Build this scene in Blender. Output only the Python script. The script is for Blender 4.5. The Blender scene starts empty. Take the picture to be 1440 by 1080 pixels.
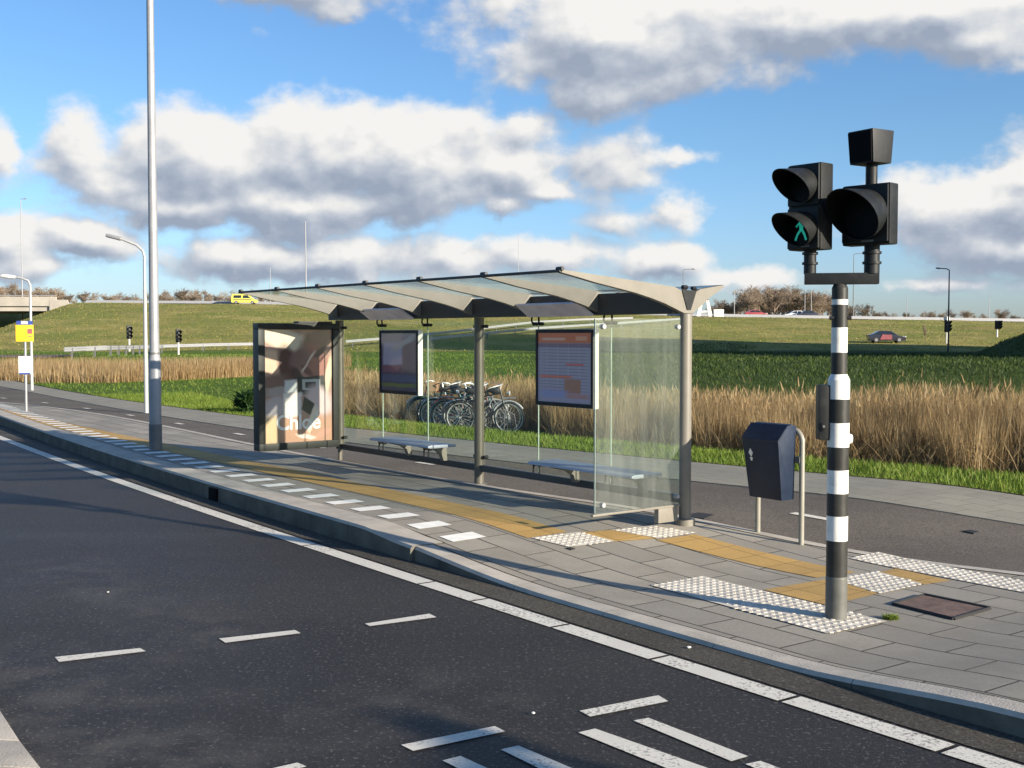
import bpy, bmesh, math, random
import numpy as np
from mathutils import Vector, Matrix

random.seed(7); RNG = np.random.default_rng(7)
C = bpy.context.scene.collection
sc = bpy.context.scene
PI = math.pi
R = math.radians

# ------------------------------------------------------------------ camera and ground survey helpers
F, H = 1650.0, 1.70                       # focal length in photo pixels, eye height over the road
PITCH = math.atan(70 / F)
cam_d = bpy.data.cameras.new('camera'); cam = bpy.data.objects.new('camera', cam_d); C.objects.link(cam)
cam.location = (0, 0, H); cam.rotation_euler = (PI / 2 - PITCH, 0, 0)
cam_d.sensor_width = 36; cam_d.lens = 36 * F / 1440; cam_d.clip_start = .05; cam_d.clip_end = 6000
sc.camera = cam
CP, SP = math.cos(PITCH), math.sin(PITCH)

def ray(px, py):
    x, y = (px - 720) / F, (540 - py) / F
    return Vector((x, CP + y * SP, -SP + y * CP))

def sstep(a, b, x):
    u = min(1, max(0, (x - a) / (b - a))); return u * u * (3 - 2 * u)

SB = Vector((1.918, 6.88))                # foot of the signal: origin of the street frame
A = R(36)
UL = Vector((-math.sin(A), math.cos(A)))  # along the street, away from the viewer
VV = Vector((math.cos(A), math.sin(A)))   # across the street, away from the road

def st(x, y):
    d = Vector((x, y)) - SB; return d.dot(UL), d.dot(VV)
def xy(s, t):
    p = SB + UL * s + VV * t; return p.x, p.y
def gst(s, t):                            # height of the paved strip: raised stop, lowered crossing
    sh = .3 * min(4.5, max(0, t + 1.03))
    return .02 + .14 * sstep(1.45 - sh, 4.3 - sh, s) + .075 * sstep(-.46, -1.8, s)
def G(x, y): return gst(*st(x, y))

def at(px, py, z):
    d = ray(px, py); k = (z - H) / d.z; return Vector((d.x * k, d.y * k, z))
def onp(px, py):                          # point of the paved strip
    z = .12
    for _ in range(12):
        p = at(px, py, z); z = G(p.x, p.y)
    return Vector((p.x, p.y, z))

class Curve:                              # a kerb-like line t(s) through surveyed points
    def __init__(s_, pts, road=False, deg=3):
        q = [st(*(at(a, b, 0) if road else onp(a, b)).xy) for a, b in pts]
        S = np.array([a for a, b in q]); T_ = np.array([b for a, b in q])
        w = 1 / (4 + np.abs(S))
        s_.c = np.polyfit(S, T_, deg, w=w); s_.a, s_.b = S.min() - .5, S.max()
    def __call__(s_, s):
        if s < s_.a: return np.polyval(s_.c, s_.a) + (s - s_.a) * np.polyval(np.polyder(s_.c), s_.a)
        if s > s_.b: return np.polyval(s_.c, s_.b) + (s - s_.b) * np.polyval(np.polyder(s_.c), s_.b)
        return np.polyval(s_.c, s)

kerb_c = Curve([(0,598.7),(60,616.7),(133,645),(190,666.7),(240,683),(267,691.7),(308,706.7),(350,720),(420,739),(440,746.7),(503,765),(537,777),(570,788),
                (607,797),(660,813),(690,821),(757,842),(823,862),(880,878),(943,897),(1027,920),(1100,943),(1205,975),(1305,1001),(1440,1040)], True)
line_c = Curve([(0,615),(130,665),(200,688),(240,703),(320,728),(400,756),(500,787),(580,813),(640,833),(720,860),(780,877),(860,905),(925,926),(1110,985),(1200,1012),(1335,1052)], True)
bike_f = Curve([(0,564),(50,572),(125,582),(200,594),(300,612),(357,620),(958,727),(1133,762),(1203,774),(1440,806)])
bike_b = Curve([(0,542),(40,552),(100,564),(175,578),(250,588),(357,602),(1000,680),(1134,693),(1202,702),(1440,738)])
grass_c = Curve([(40,541),(77,546),(125,555),(205,568),(275,578),(357,588),(480,600),(676,620),(840,638),(970,650),(1134,666),(1440,698)])
yel_a = Curve([(0,583),(100,606),(200,630),(340,656),(564,708),(720,751),(747,757)])
yel_b = Curve([(0,575),(100,595),(205,619),(340,648),(564,689),(720,729),(800,747)])

# ------------------------------------------------------------------ mesh builder
class MB:
    def __init__(s): s.v = []; s.f = []; s.m = []; s.k = 0
    def add(s, vs, fs, m=None):
        n = len(s.v); s.v += [tuple(v) for v in vs]; s.f += [tuple(i + n for i in f) for f in fs]
        s.m += [s.k if m is None else m] * len(fs); return s
    def box(s, c, d, M=None, m=None, tx=1, ty=1):
        """box about c, size d; tx, ty shrink the bottom"""
        vs = []
        for z in (-1, 1):
            kx, ky = (tx, ty) if z < 0 else (1, 1)
            for x, y in ((-1,-1),(1,-1),(1,1),(-1,1)):
                vs.append(Vector((x * d[0] / 2 * kx, y * d[1] / 2 * ky, z * d[2] / 2)))
        vs = [(M @ v if M else v) + Vector(c) for v in vs]
        return s.add(vs, [(3,2,1,0),(4,5,6,7),(0,1,5,4),(1,2,6,5),(2,3,7,6),(3,0,4,7)], m)
    def prism(s, pts, a, b, m=None):
        """pts: 3-D outline (counter-clockwise seen from a's side), swept from offset a to offset b"""
        a, b = Vector(a), Vector(b); n = len(pts)
        vs = [Vector(p) + a for p in pts] + [Vector(p) + b for p in pts]
        return s.add(vs, [tuple(range(n)), tuple(range(2 * n - 1, n - 1, -1))] + [(i, n + i, n + (i + 1) % n, (i + 1) % n) for i in range(n)], m)
    def tube(s, path, r, seg=12, m=None, cap=True):
        P = [Vector(p) for p in path]; n = len(P); rr = r if isinstance(r, (list, tuple)) else [r] * n
        vs = []; up = None
        for i, p in enumerate(P):
            t = (P[min(i + 1, n - 1)] - P[max(i - 1, 0)]).normalized()
            if up is None: up = t.orthogonal().normalized()
            up = (up - t * up.dot(t)).normalized(); w = t.cross(up)
            for k in range(seg):
                a = 2 * PI * k / seg; vs.append(p + (up * math.cos(a) + w * math.sin(a)) * rr[i])
        fs = [(i * seg + k, i * seg + (k + 1) % seg, (i + 1) * seg + (k + 1) % seg, (i + 1) * seg + k) for i in range(n - 1) for k in range(seg)]
        if cap: fs += [tuple(range(seg - 1, -1, -1)), tuple(range((n - 1) * seg, n * seg))]
        return s.add(vs, fs, m)
    def torus(s, c, rad, r, ax=(0,1,0), seg=28, sec=6, m=None):
        ax = Vector(ax).normalized(); u = ax.orthogonal().normalized(); w = ax.cross(u); c = Vector(c); vs = []
        for i in range(seg):
            a = 2 * PI * i / seg; d = u * math.cos(a) + w * math.sin(a)
            for k in range(sec):
                b = 2 * PI * k / sec; vs.append(c + d * (rad + r * math.cos(b)) + ax * (r * math.sin(b)))
        return s.add(vs, [(i * sec + k, i * sec + (k + 1) % sec, ((i + 1) % seg) * sec + (k + 1) % sec, ((i + 1) % seg) * sec + k) for i in range(seg) for k in range(sec)], m)
    def build(s, name, mats, parent=None, smooth=None, bevel=0, loc=None):
        me = bpy.data.meshes.new(name); me.from_pydata(s.v, [], s.f)
        for mm in (mats if isinstance(mats, (list, tuple)) else [mats]): me.materials.append(mm)
        for p, i in zip(me.polygons, s.m): p.material_index = i
        if bevel or smooth is not None:
            bm = bmesh.new(); bm.from_mesh(me)
            bmesh.ops.recalc_face_normals(bm, faces=bm.faces)
            if bevel:
                es = [e for e in bm.edges if len(e.link_faces) == 2 and e.calc_face_angle() > .6]
                bmesh.ops.bevel(bm, geom=es, offset=bevel, segments=2, profile=.7, affect='EDGES', clamp_overlap=True)
            bm.to_mesh(me); bm.free()
            if smooth is not None:
                me.shade_smooth(); me.set_sharp_from_angle(angle=R(smooth))
        o = bpy.data.objects.new(name, me); C.objects.link(o)
        if parent: o.parent = parent
        if loc: o.location = loc
        return o

def tag(o, label=None, cat=None, group=None, kind=None):
    for k, v in (('label', label), ('category', cat), ('group', group), ('kind', kind)):
        if v: o[k] = v
    return o
def empty(name, loc, rz=0):
    o = bpy.data.objects.new(name, None); C.objects.link(o); o.location = loc; o.rotation_euler = (0, 0, rz); o.empty_display_size = .2; return o
def copy_tree(o, parent=None):
    c = o.copy(); C.objects.link(c)
    if parent: c.parent = parent
    for ch in list(o.children): copy_tree(ch, c)
    return c
def struct(o): o['kind'] = 'structure'; return o

# ------------------------------------------------------------------ materials
def nt(m): return m.node_tree.nodes, m.node_tree.links
def newmat(name):
    m = bpy.data.materials.new(name); m.use_nodes = True; return m
def val(n, l, op, a, b=None, clamp=False, c=None):
    x = n.new('ShaderNodeMath'); x.operation = op; x.use_clamp = clamp
    for i, q in enumerate((a, b, c)):
        if q is None: continue
        if isinstance(q, (int, float)): x.inputs[i].default_value = q
        else: l.new(q, x.inputs[i])
    return x.outputs[0]
def mixc(n, l, f, a, b, blend='MIX'):
    x = n.new('ShaderNodeMix'); x.data_type = 'RGBA'; x.blend_type = blend; x.clamp_factor = True
    for i, q in ((0, f), (6, a), (7, b)):
        if isinstance(q, (int, float)): x.inputs[i].default_value = q
        elif isinstance(q, tuple): x.inputs[i].default_value = (*q[:3], 1)
        else: l.new(q, x.inputs[i])
    return x.outputs[2]
def noise(n, l, vec, scale, detail=4, rough=.55, dist=0):
    x = n.new('ShaderNodeTexNoise'); x.inputs['Scale'].default_value = scale; x.inputs['Detail'].default_value = detail
    x.inputs['Roughness'].default_value = rough; x.inputs['Distortion'].default_value = dist
    l.new(vec, x.inputs['Vector']); return x.outputs['Fac']
def ramp(n, l, f, stops):
    x = n.new('ShaderNodeValToRGB'); e = x.color_ramp.elements
    while len(e) < len(stops): e.new(.5)
    for q, (p, c) in zip(e, stops):
        q.position = p; q.color = (*c, 1) if isinstance(c, tuple) else (c, c, c, 1)
    l.new(f, x.inputs[0]); return x.outputs[0]
def pos(n, l, rot=0, scale=(1,1,1), obj=False):
    src = n.new('ShaderNodeTexCoord').outputs['Object'] if obj else n.new('ShaderNodeNewGeometry').outputs['Position']
    if rot == 0 and scale == (1,1,1): return src
    m = n.new('ShaderNodeMapping'); m.vector_type = 'POINT'; m.inputs['Rotation'].default_value = (0, 0, rot); m.inputs['Scale'].default_value = scale
    l.new(src, m.inputs[0]); return m.outputs[0]

def mat(name, col, rough=.55, metal=0, var=.12, vs=6, bump=0, bs=60, spec=.5, obj=True, coat=0, wear=None):
    m = newmat(name); n, l = nt(m); b = n['Principled BSDF']
    p = pos(n, l, obj=obj)
    f = noise(n, l, p, vs, 5, .6)
    dark = tuple(c * (1 - var) for c in col); lite = tuple(min(1, c * (1 + var)) for c in col)
    bc_ = mixc(n, l, ramp(n, l, f, [(.3, 0.), (.7, 1.)]), dark, lite)
    if wear: bc_ = mixc(n, l, ramp(n, l, noise(n, l, pos(n, l, 0, (1, 1, .45), obj=obj), 26, 6, .75), [(.54, 0.), (.74, .75)]), bc_, wear)
    l.new(bc_, b.inputs['Base Color'])
    b.inputs['Roughness'].default_value = rough; b.inputs['Metallic'].default_value = metal
    b.inputs['Specular IOR Level'].default_value = spec; b.inputs['Coat Weight'].default_value = coat
    l.new(val(n, l, 'MULTIPLY_ADD', f, .25, c=rough - .12), b.inputs['Roughness'])
    if bump:
        q = n.new('ShaderNodeBump'); q.inputs['Strength'].default_value = bump; q.inputs['Distance'].default_value = .01
        l.new(noise(n, l, p, bs, 3), q.inputs['Height']); l.new(q.outputs[0], b.inputs['Normal'])
    return m

def worn_paint(name, col, under):
    m = newmat(name); n, l = nt(m); b = n['Principled BSDF']; p = pos(n, l)
    a = noise(n, l, p, 55, 5, .75); d = noise(n, l, p, 2.2, 4, .6)
    wear = val(n, l, 'ADD', a, val(n, l, 'MULTIPLY', val(n, l, 'SUBTRACT', d, .5), .55))
    c = mixc(n, l, ramp(n, l, d, [(.3, 0.), (.7, 1.)]), tuple(x * .82 for x in col), col)
    c = mixc(n, l, ramp(n, l, wear, [(.55, 0.), (.66, .8)]), c, under)
    l.new(c, b.inputs['Base Color']); b.inputs['Roughness'].default_value = .8; b.inputs['Specular IOR Level'].default_value = .2
    q = n.new('ShaderNodeBump'); q.inputs['Strength'].default_value = .4; q.inputs['Distance'].default_value = .004; l.new(a, q.inputs['Height']); l.new(q.outputs[0], b.inputs['Normal'])
    return m

def asphalt(name, base, warm, spec=.35, rough=.75, dust=.5, dirt=()):
    m = newmat(name); n, l = nt(m); b = n['Principled BSDF']
    p = pos(n, l); ps = pos(n, l, -(A + PI / 2), (.12, 1, 1))
    grain = noise(n, l, p, 62, 5, .8); big = noise(n, l, p, .55, 5, .6); streak = noise(n, l, ps, .9, 4, .6); mid = noise(n, l, p, 3.2, 5, .65)
    c = mixc(n, l, ramp(n, l, big, [(.35, 0.), (.65, 1.)]), tuple(x * .8 for x in base), tuple(x * 1.15 for x in base))
    c = mixc(n, l, val(n, l, 'MULTIPLY', ramp(n, l, streak, [(.45, 0.), (.7, 1.)]), dust), c, warm)
    c = mixc(n, l, ramp(n, l, mid, [(.56, 0.), (.8, .28)]), c, tuple(x * 1.35 for x in warm))
    c = mixc(n, l, ramp(n, l, grain, [(.34, 0.), (.5, .7), (.64, 1.)]), tuple(x * .2 for x in base), c)
    g2 = noise(n, l, p, 44, 3, .7)
    c = mixc(n, l, ramp(n, l, g2, [(.58, 0.), (.70, .8)]), c, (.22, .21, .19))
    for (dx, dy, dr) in dirt:              # drifts of dry grit with their own outline
        vd = n.new('ShaderNodeVectorMath'); vd.operation = 'DISTANCE'; l.new(p, vd.inputs[0]); vd.inputs[1].default_value = (dx, dy, 0)
        k = val(n, l, 'SUBTRACT', 1.25, val(n, l, 'DIVIDE', vd.outputs['Value'], dr), True)
        c = mixc(n, l, val(n, l, 'MULTIPLY', k, ramp(n, l, mid, [(.42, 0.), (.70, .38)])), c, (.15,.13,.105))
    l.new(c, b.inputs['Base Color'])
    l.new(val(n, l, 'MULTIPLY_ADD', big, .3, c=rough - .15), b.inputs['Roughness']); b.inputs['Specular IOR Level'].default_value = spec
    q = n.new('ShaderNodeBump'); q.inputs['Strength'].default_value = .6; q.inputs['Distance'].default_value = .006
    l.new(grain, q.inputs['Height']); l.new(q.outputs[0], b.inputs['Normal'])
    return m

def slabs(name, c1, c2, mortar, w=.3, h=.3, gap=.006, offset=.5, stain=.5, bumpd=.004):
    m = newmat(name); n, l = nt(m); b = n['Principled BSDF']
    p = pos(n, l); ps = pos(n, l, -(A + PI / 2))
    # a little waviness so that the courses are not ruler straight
    br = n.new('ShaderNodeTexBrick'); br.offset = offset; br.squash = 1
    wv = n.new('ShaderNodeTexNoise'); wv.inputs['Scale'].default_value = 1.1; l.new(ps, wv.inputs['Vector'])
    ad = n.new('ShaderNodeVectorMath'); ad.operation = 'MULTIPLY_ADD'; l.new(wv.outputs['Color'], ad.inputs[0]); ad.inputs[1].default_value = (.02, .02, 0); l.new(ps, ad.inputs[2])
    l.new(ad.outputs[0], br.inputs['Vector'])
    br.inputs['Color1'].default_value = (*c1, 1); br.inputs['Color2'].default_value = (*c2, 1); br.inputs['Mortar'].default_value = (*mortar, 1)
    br.inputs['Scale'].default_value = 1; br.inputs['Mortar Size'].default_value = gap; br.inputs['Mortar Smooth'].default_value = .3
    br.inputs['Brick Width'].default_value = w; br.inputs['Row Height'].default_value = h; br.inputs['Bias'].default_value = 0
    big = noise(n, l, p, 1.1, 6, .65); fine = noise(n, l, p, 70, 4, .7)
    c = mixc(n, l, val(n, l, 'MULTIPLY', ramp(n, l, big, [(.45, 0.), (.75, 1.)]), stain), br.outputs['Color'], tuple(x * .55 for x in c1))
    c = mixc(n, l, ramp(n, l, fine, [(.3, .45), (.6, 0.)]), c, tuple(x * .45 for x in c1))
    l.new(c, b.inputs['Base Color']); b.inputs['Roughness'].default_value = .8; b.inputs['Specular IOR Level'].default_value = .3
    q = n.new('ShaderNodeBump'); q.inputs['Strength'].default_value = .9; q.inputs['Distance'].default_value = bumpd
    l.new(val(n, l, 'SUBTRACT', val(n, l, 'MULTIPLY', fine, .35), br.outputs['Fac']), q.inputs['Height']); l.new(q.outputs[0], b.inputs['Normal'])
    return m

def glass(name, tint, dirt=(.5,.55,.5), dfac=.03, gl=1.0, streaks=True):
    m = newmat(name); n, l = nt(m); n.remove(n['Principled BSDF']); out = n['Material Output']
    tr = n.new('ShaderNodeBsdfTransparent'); tr.inputs[0].default_value = (*tint, 1)
    gs = n.new('ShaderNodeBsdfGlossy'); gs.inputs['Roughness'].default_value = .03; gs.inputs[0].default_value = (.9, .95, .93, 1)
    lw = n.new('ShaderNodeLayerWeight'); lw.inputs[0].default_value = .5
    fr = val(n, l, 'MULTIPLY_ADD', val(n, l, 'POWER', lw.outputs['Facing'], 5), .95, c=.04)
    m1 = n.new('ShaderNodeMixShader'); l.new(val(n, l, 'MULTIPLY', fr, gl, True), m1.inputs[0]); l.new(tr.outputs[0], m1.inputs[1]); l.new(gs.outputs[0], m1.inputs[2])
    df = n.new('ShaderNodeBsdfDiffuse'); df.inputs[0].default_value = (*dirt, 1)
    p = pos(n, l, 0, (9, 9, .8), obj=True)
    f = ramp(n, l, noise(n, l, p, 1.5, 5, .7), [(.3, .5), (.75, 1.6)])
    m2 = n.new('ShaderNodeMixShader'); l.new(val(n, l, 'MULTIPLY', f, dfac, True), m2.inputs[0]); l.new(m1.outputs[0], m2.inputs[1]); l.new(df.outputs[0], m2.inputs[2])
    l.new(m2.outputs[0], out.inputs[0]); return m

def picture(name, base, blobs, rough=.35, nz=.06, ink=1):
    """a printed sheet: soft patches of colour in the sheet's own UV (0..1)"""
    m = newmat(name); n, l = nt(m); b = n['Principled BSDF']
    uv = n.new('ShaderNodeUVMap').outputs[0]
    wn = n.new('ShaderNodeTexNoise'); wn.inputs['Scale'].default_value = 5; wn.inputs['Detail'].default_value = 3; l.new(uv, wn.inputs['Vector'])
    wa = n.new('ShaderNodeVectorMath'); wa.operation = 'MULTIPLY_ADD'; l.new(wn.outputs['Color'], wa.inputs[0]); wa.inputs[1].default_value = (nz, nz, 0)
    sb = n.new('ShaderNodeVectorMath'); sb.operation = 'SUBTRACT'; l.new(uv, sb.inputs[0]); sb.inputs[1].default_value = (nz / 2, nz / 2, 0); l.new(sb.outputs[0], wa.inputs[2])
    sx = n.new('ShaderNodeSeparateXYZ'); l.new(wa.outputs[0], sx.inputs[0]); U, V = sx.outputs[0], sx.outputs[1]
    c = base
    for (u, v, ru, rv, ang, soft, box, col) in blobs:
        soft = max(.04, soft * .62)
        du = val(n, l, 'SUBTRACT', U, u); dv = val(n, l, 'SUBTRACT', V, v); ca, sa = math.cos(R(ang)), math.sin(R(ang))
        x = val(n, l, 'ADD', val(n, l, 'MULTIPLY', du, ca / ru), val(n, l, 'MULTIPLY', dv, sa / ru))
        y = val(n, l, 'ADD', val(n, l, 'MULTIPLY', du, -sa / rv), val(n, l, 'MULTIPLY', dv, ca / rv))
        if box: d = val(n, l, 'MAXIMUM', val(n, l, 'ABSOLUTE', x), val(n, l, 'ABSOLUTE', y))
        else: d = val(n, l, 'SQRT', val(n, l, 'ADD', val(n, l, 'MULTIPLY', x, x), val(n, l, 'MULTIPLY', y, y)))
        f = val(n, l, 'DIVIDE', val(n, l, 'SUBTRACT', 1 + soft / 2, d), soft, True)
        c = mixc(n, l, f, c, col)
    if isinstance(c, tuple): c = mixc(n, l, 0., c, c)
    if ink != 1: c = mixc(n, l, 1., c, (ink, ink * .97, ink * .93), 'MULTIPLY')
    l.new(c, b.inputs['Base Color']); b.inputs['Roughness'].default_value = rough; b.inputs['Coat Weight'].default_value = .3; b.inputs['Coat Roughness'].default_value = .05
    return m

def emit(name, col, s):
    m = newmat(name); b = m.node_tree.nodes['Principled BSDF']; b.inputs['Base Color'].default_value = (*col, 1)
    b.inputs['Emission Color'].default_value = (*col, 1); b.inputs['Emission Strength'].default_value = s; return m

def blade_mat(name, stops, rough=.6, trans=.25):
    m = newmat(name); n, l = nt(m); b = n['Principled BSDF']; out = n['Material Output']
    a = n.new('ShaderNodeAttribute'); a.attribute_name = 'rnd'
    c = ramp(n, l, a.outputs['Fac'], stops)
    big = noise(n, l, pos(n, l), .45, 4, .6)
    c = mixc(n, l, val(n, l, 'MULTIPLY', ramp(n, l, big, [(.35, 1.), (.65, 0.)]), .45), c, stops[0][1])
    l.new(c, b.inputs['Base Color']); b.inputs['Roughness'].default_value = rough; b.inputs['Specular IOR Level'].default_value = .25
    t = n.new('ShaderNodeBsdfTranslucent'); l.new(c, t.inputs[0])
    mx = n.new('ShaderNodeMixShader'); mx.inputs[0].default_value = trans; l.new(b.outputs[0], mx.inputs[1]); l.new(t.outputs[0], mx.inputs[2]); l.new(mx.outputs[0], out.inputs[0])
    return m

M = {}
M['road'] = asphalt('road_asphalt', (.038,.032,.0265), (.068,.058,.044), spec=.34, rough=.60, dust=.45, dirt=[(-1.75,4.55,1.1),(-2.6,5.6,.9),(-1.2,4.2,.7)] + [(-3.2,8.4,.5),(-2.7,7.7,.45),(-2.1,7.1,.5),(-1.7,6.5,.45),(-.35,5.35,.5)])
M['gutter'] = asphalt('gutter_asphalt', (.085,.075,.058), (.15,.128,.095), spec=.25, rough=.8, dust=.7)
M['cycle'] = asphalt('cycle_asphalt', (.185,.158,.128), (.225,.195,.16), spec=.12, rough=.85, dust=.5)
M['slab'] = slabs('grey_slabs', (.40,.355,.28), (.29,.262,.212), (.038,.033,.025), .60, .30, .008, stain=.8)
M['tile'] = slabs('small_grey_tiles', (.325,.295,.225), (.285,.26,.20), (.18,.16,.12), .3, .3, .006)
M['yellow'] = slabs('yellow_guide_tiles', (.57,.35,.11), (.47,.295,.098), (.22,.15,.065), .3, .3, .005, 0, .45)
M['white_tile'] = mat('white_tactile_tile', (.60,.54,.44), .85, var=.2, vs=5, bump=.2, obj=False)
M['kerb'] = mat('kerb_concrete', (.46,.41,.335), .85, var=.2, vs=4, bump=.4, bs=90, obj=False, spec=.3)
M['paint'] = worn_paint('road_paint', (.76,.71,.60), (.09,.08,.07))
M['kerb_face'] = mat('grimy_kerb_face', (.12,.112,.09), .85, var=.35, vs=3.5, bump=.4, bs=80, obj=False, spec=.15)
M['iron'] = mat('rusty_iron', (.16,.105,.08), .8, .2, var=.35, vs=14, bump=.4, bs=70)
M['iron_dark'] = mat('dark_iron', (.035,.033,.03), .7, .3)
M['beige'] = mat('beige_painted_steel', (.18,.163,.13), .45, .0, var=.08, vs=5)
M['greymetal'] = mat('grey_brown_painted_steel', (.115,.105,.082), .4, .25, var=.1)
M['fascia'] = mat('dark_grey_sheet', (.055,.054,.05), .6, .1, var=.15)
M['black'] = mat('black_plastic', (.011,.012,.012), .5, 0, var=.3, vs=9, spec=.28, wear=(.035,.034,.03))
M['blackmatt'] = mat('black_inside', (.006,.006,.006), .9, spec=.1)
M['galv'] = mat('galvanised_steel', (.30,.30,.305), .5, .25, var=.12, vs=4)
M['galv_dark'] = mat('dull_galvanised_steel', (.16,.16,.155), .6, .3, var=.15, vs=5)
M['whitepole'] = mat('pale_painted_pole', (.42,.42,.40), .45, .2, var=.06)
M['white'] = mat('white_gloss_paint', (.78,.75,.67), .4, var=.06, wear=(.42,.39,.32))
M['pblack'] = mat('charcoal_gloss_paint', (.030,.029,.025), .45, var=.2, vs=8, spec=.3, wear=(.07,.066,.056))
M['sleeve'] = mat('grey_green_sleeve', (.105,.105,.09), .55, .1, var=.2, vs=9)
M['navy'] = mat('navy_plastic', (.011,.020,.041), .4, var=.2, vs=7, spec=.3, wear=(.03,.04,.06))
M['creamtube'] = mat('cream_tube', (.27,.255,.205), .4, .1, var=.06)
M['sign_yellow'] = mat('sign_yellow', (.85,.55,.02), .45, var=.05)
M['sign_blue'] = mat('sign_blue', (.03,.06,.25), .45)
M['red'] = mat('red_paint', (.45,.04,.03), .4)
M['glass'] = glass('shelter_glass', (.93,.965,.94), (.55,.6,.52), .018, .7)
M['sideglass'] = glass('end_glass', (.93,.96,.94), (.55,.58,.53), .05, 1.0)
M['roofglass'] = glass('roof_glass', (.93,.95,.95), (.5,.55,.55), .06, .55)
M['seat'] = mat('blue_grey_seat', (.28,.31,.36), .42, .3, var=.08)
M['lamp'] = mat('lavender_grey_panel', (.80,.75,.80), .4, .1)
M['adframe'] = mat('dark_grey_green_frame', (.024,.025,.021), .45, spec=.3)
M['glass_rim'] = mat('polished_glass_rim', (.30,.36,.30), .3)
M['rubber'] = mat('rubber', (.025,.025,.025), .7)
M['chrome'] = mat('bright_rim', (.66,.66,.64), .38, .45)
M['concrete'] = mat('bridge_concrete', (.40,.36,.30), .8, var=.15, vs=.4)
M['carglass'] = mat('car_glass', (.02,.025,.03), .12, spec=.7)
M['caryellow'] = mat('yellow_car_paint', (.72,.62,.10), .4, coat=.2)
M['cardark'] = mat('dark_car_paint', (.03,.03,.04), .3, coat=.6)
M['carred'] = mat('dull_red_car_paint', (.33,.05,.05), .35, coat=.4)
M['carpink'] = mat('pink_red_panel', (.30,.09,.10), .45)
M['carwhite'] = mat('white_car_paint', (.72,.72,.72), .35, coat=.4)
M['rail'] = mat('guardrail_steel', (.30,.30,.30), .6, .1)
M['bark'] = mat('grey_bark', (.17,.12,.085), .9, var=.3)
M['twig'] = mat('brown_twigs', (.22,.165,.115), .9, var=.35, vs=.6)
M['green_lamp'] = emit('green_lamp', (.02,.40,.30), .24)
M['lens'] = mat('dark_lens', (.006,.007,.007), .5, spec=.12)

# ------------------------------------------------------------------ road, kerbs, paving
def strip(name, fa, fb, s0, s1, ds, z, m, nt_=2, skirt=0):
    n = max(2, int(abs(s1 - s0) / ds) + 1); mb = MB(); rows = []
    vs = []
    for i in range(n):
        s = s0 + (s1 - s0) * i / (n - 1); a, b = fa(s), fb(s)
        for j in range(nt_ + 1):
            t = a + (b - a) * j / nt_; x, y = xy(s, t); vs.append((x, y, z(s, t)))
    w = nt_ + 1
    fs = [(i * w + j, i * w + j + 1, (i + 1) * w + j + 1, (i + 1) * w + j) for i in range(n - 1) for j in range(nt_)]
    k = len(vs)
    if skirt:
        vs += [(x, y, q - skirt) for x, y, q in vs]
        for i in range(n - 1):
            for j in (0, nt_): fs.append((i * w + j, (i + 1) * w + j, k + (i + 1) * w + j, k + i * w + j))
        for i in (0, n - 1):
            for j in range(nt_): fs.append((i * w + j, i * w + j + 1, k + i * w + j + 1, k + i * w + j))
    mb.add(vs, fs); o = mb.build(name, m, smooth=30)
    me = o.data
    up = sum(p.normal.z for p in me.polygons if abs(p.normal.z) > .5)
    if up < 0: me.flip_normals()
    return struct(o)

KW = .30                                  # width of the platform kerb
S0, S1 = -9.0, 70.0
PEND = st(*at(576, 790, 0).xy)[0]         # where the high kerb ends
def inner(s): return kerb_c(s) + (KW if s > PEND else .17)
strip('road', lambda s: kerb_c(s) - 16, lambda s: kerb_c(s) + .08, S0, S1, .5, lambda s, t: 0., M['road'], 6)
strip('gutter', lambda s: line_c(s) + .10, lambda s: kerb_c(s) + .05, S0, S1, .5, lambda s, t: .004, M['gutter'], 1)
strip('pavement', lambda s: kerb_c(s) + .1, bike_f, S0, S1, .15, gst, M['slab'], 14, .05)
strip('cycle_path', bike_f, bike_b, S0, S1, .25, lambda s, t: gst(s, t) - .004, M['cycle'], 6, .05)
strip('footpath', bike_b, grass_c, S0, S1, .25, lambda s, t: gst(s, t) + .006, M['tile'], 4, .06)
M['dark_edge'] = mat('dark_edging', (.035,.028,.018), .95, var=.3, vs=9, obj=False, spec=.05)
strip('path_edging', grass_c, lambda s: grass_c(s) + .10, S0, S1, .25, lambda s, t: gst(s, t) + .002, M['dark_edge'], 1, .09)  # dark band between footpath and grass
strip('pavement_edging', lambda s: bike_f(s) - .10, lambda s: bike_f(s), S0, S1, .25, lambda s, t: gst(s, t) + .006, M['kerb'], 1)

def kerbstones(name, s0, s1, L, width, zf, out=.0):
    mb = MB(); s = s0
    while s < s1 - 1e-3:
        e = min(s + L, s1); g = .0018; vs = []; N = 4
        for i in range(N + 1):
            q = s + g + (e - s - 2 * g) * i / N; t = kerb_c(q) - out; z = zf(q)
            for dt, dz in ((0, -.1), (.012, z - .02), (.03, z), (width, z), (width, -.1)):
                x, y = xy(q, t + dt); vs.append((x, y, dz))
        fs = [(i * 5 + j, i * 5 + j + 1, (i + 1) * 5 + j + 1, (i + 1) * 5 + j) for i in range(N) for j in range(4)]
        ends = [(4, 3, 2, 1, 0), tuple(N * 5 + j for j in range(5))]
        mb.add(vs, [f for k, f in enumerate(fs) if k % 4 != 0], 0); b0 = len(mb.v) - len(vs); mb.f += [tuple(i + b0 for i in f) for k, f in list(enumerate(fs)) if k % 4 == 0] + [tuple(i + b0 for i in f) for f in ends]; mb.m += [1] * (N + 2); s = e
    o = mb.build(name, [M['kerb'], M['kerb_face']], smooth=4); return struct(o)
def zlow(s): return gst(s, kerb_c(s) + .1) + .008
def zhigh(s): return .168 + (zlow(PEND) + .004 - .168) * sstep(PEND + .85, PEND, s)
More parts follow.
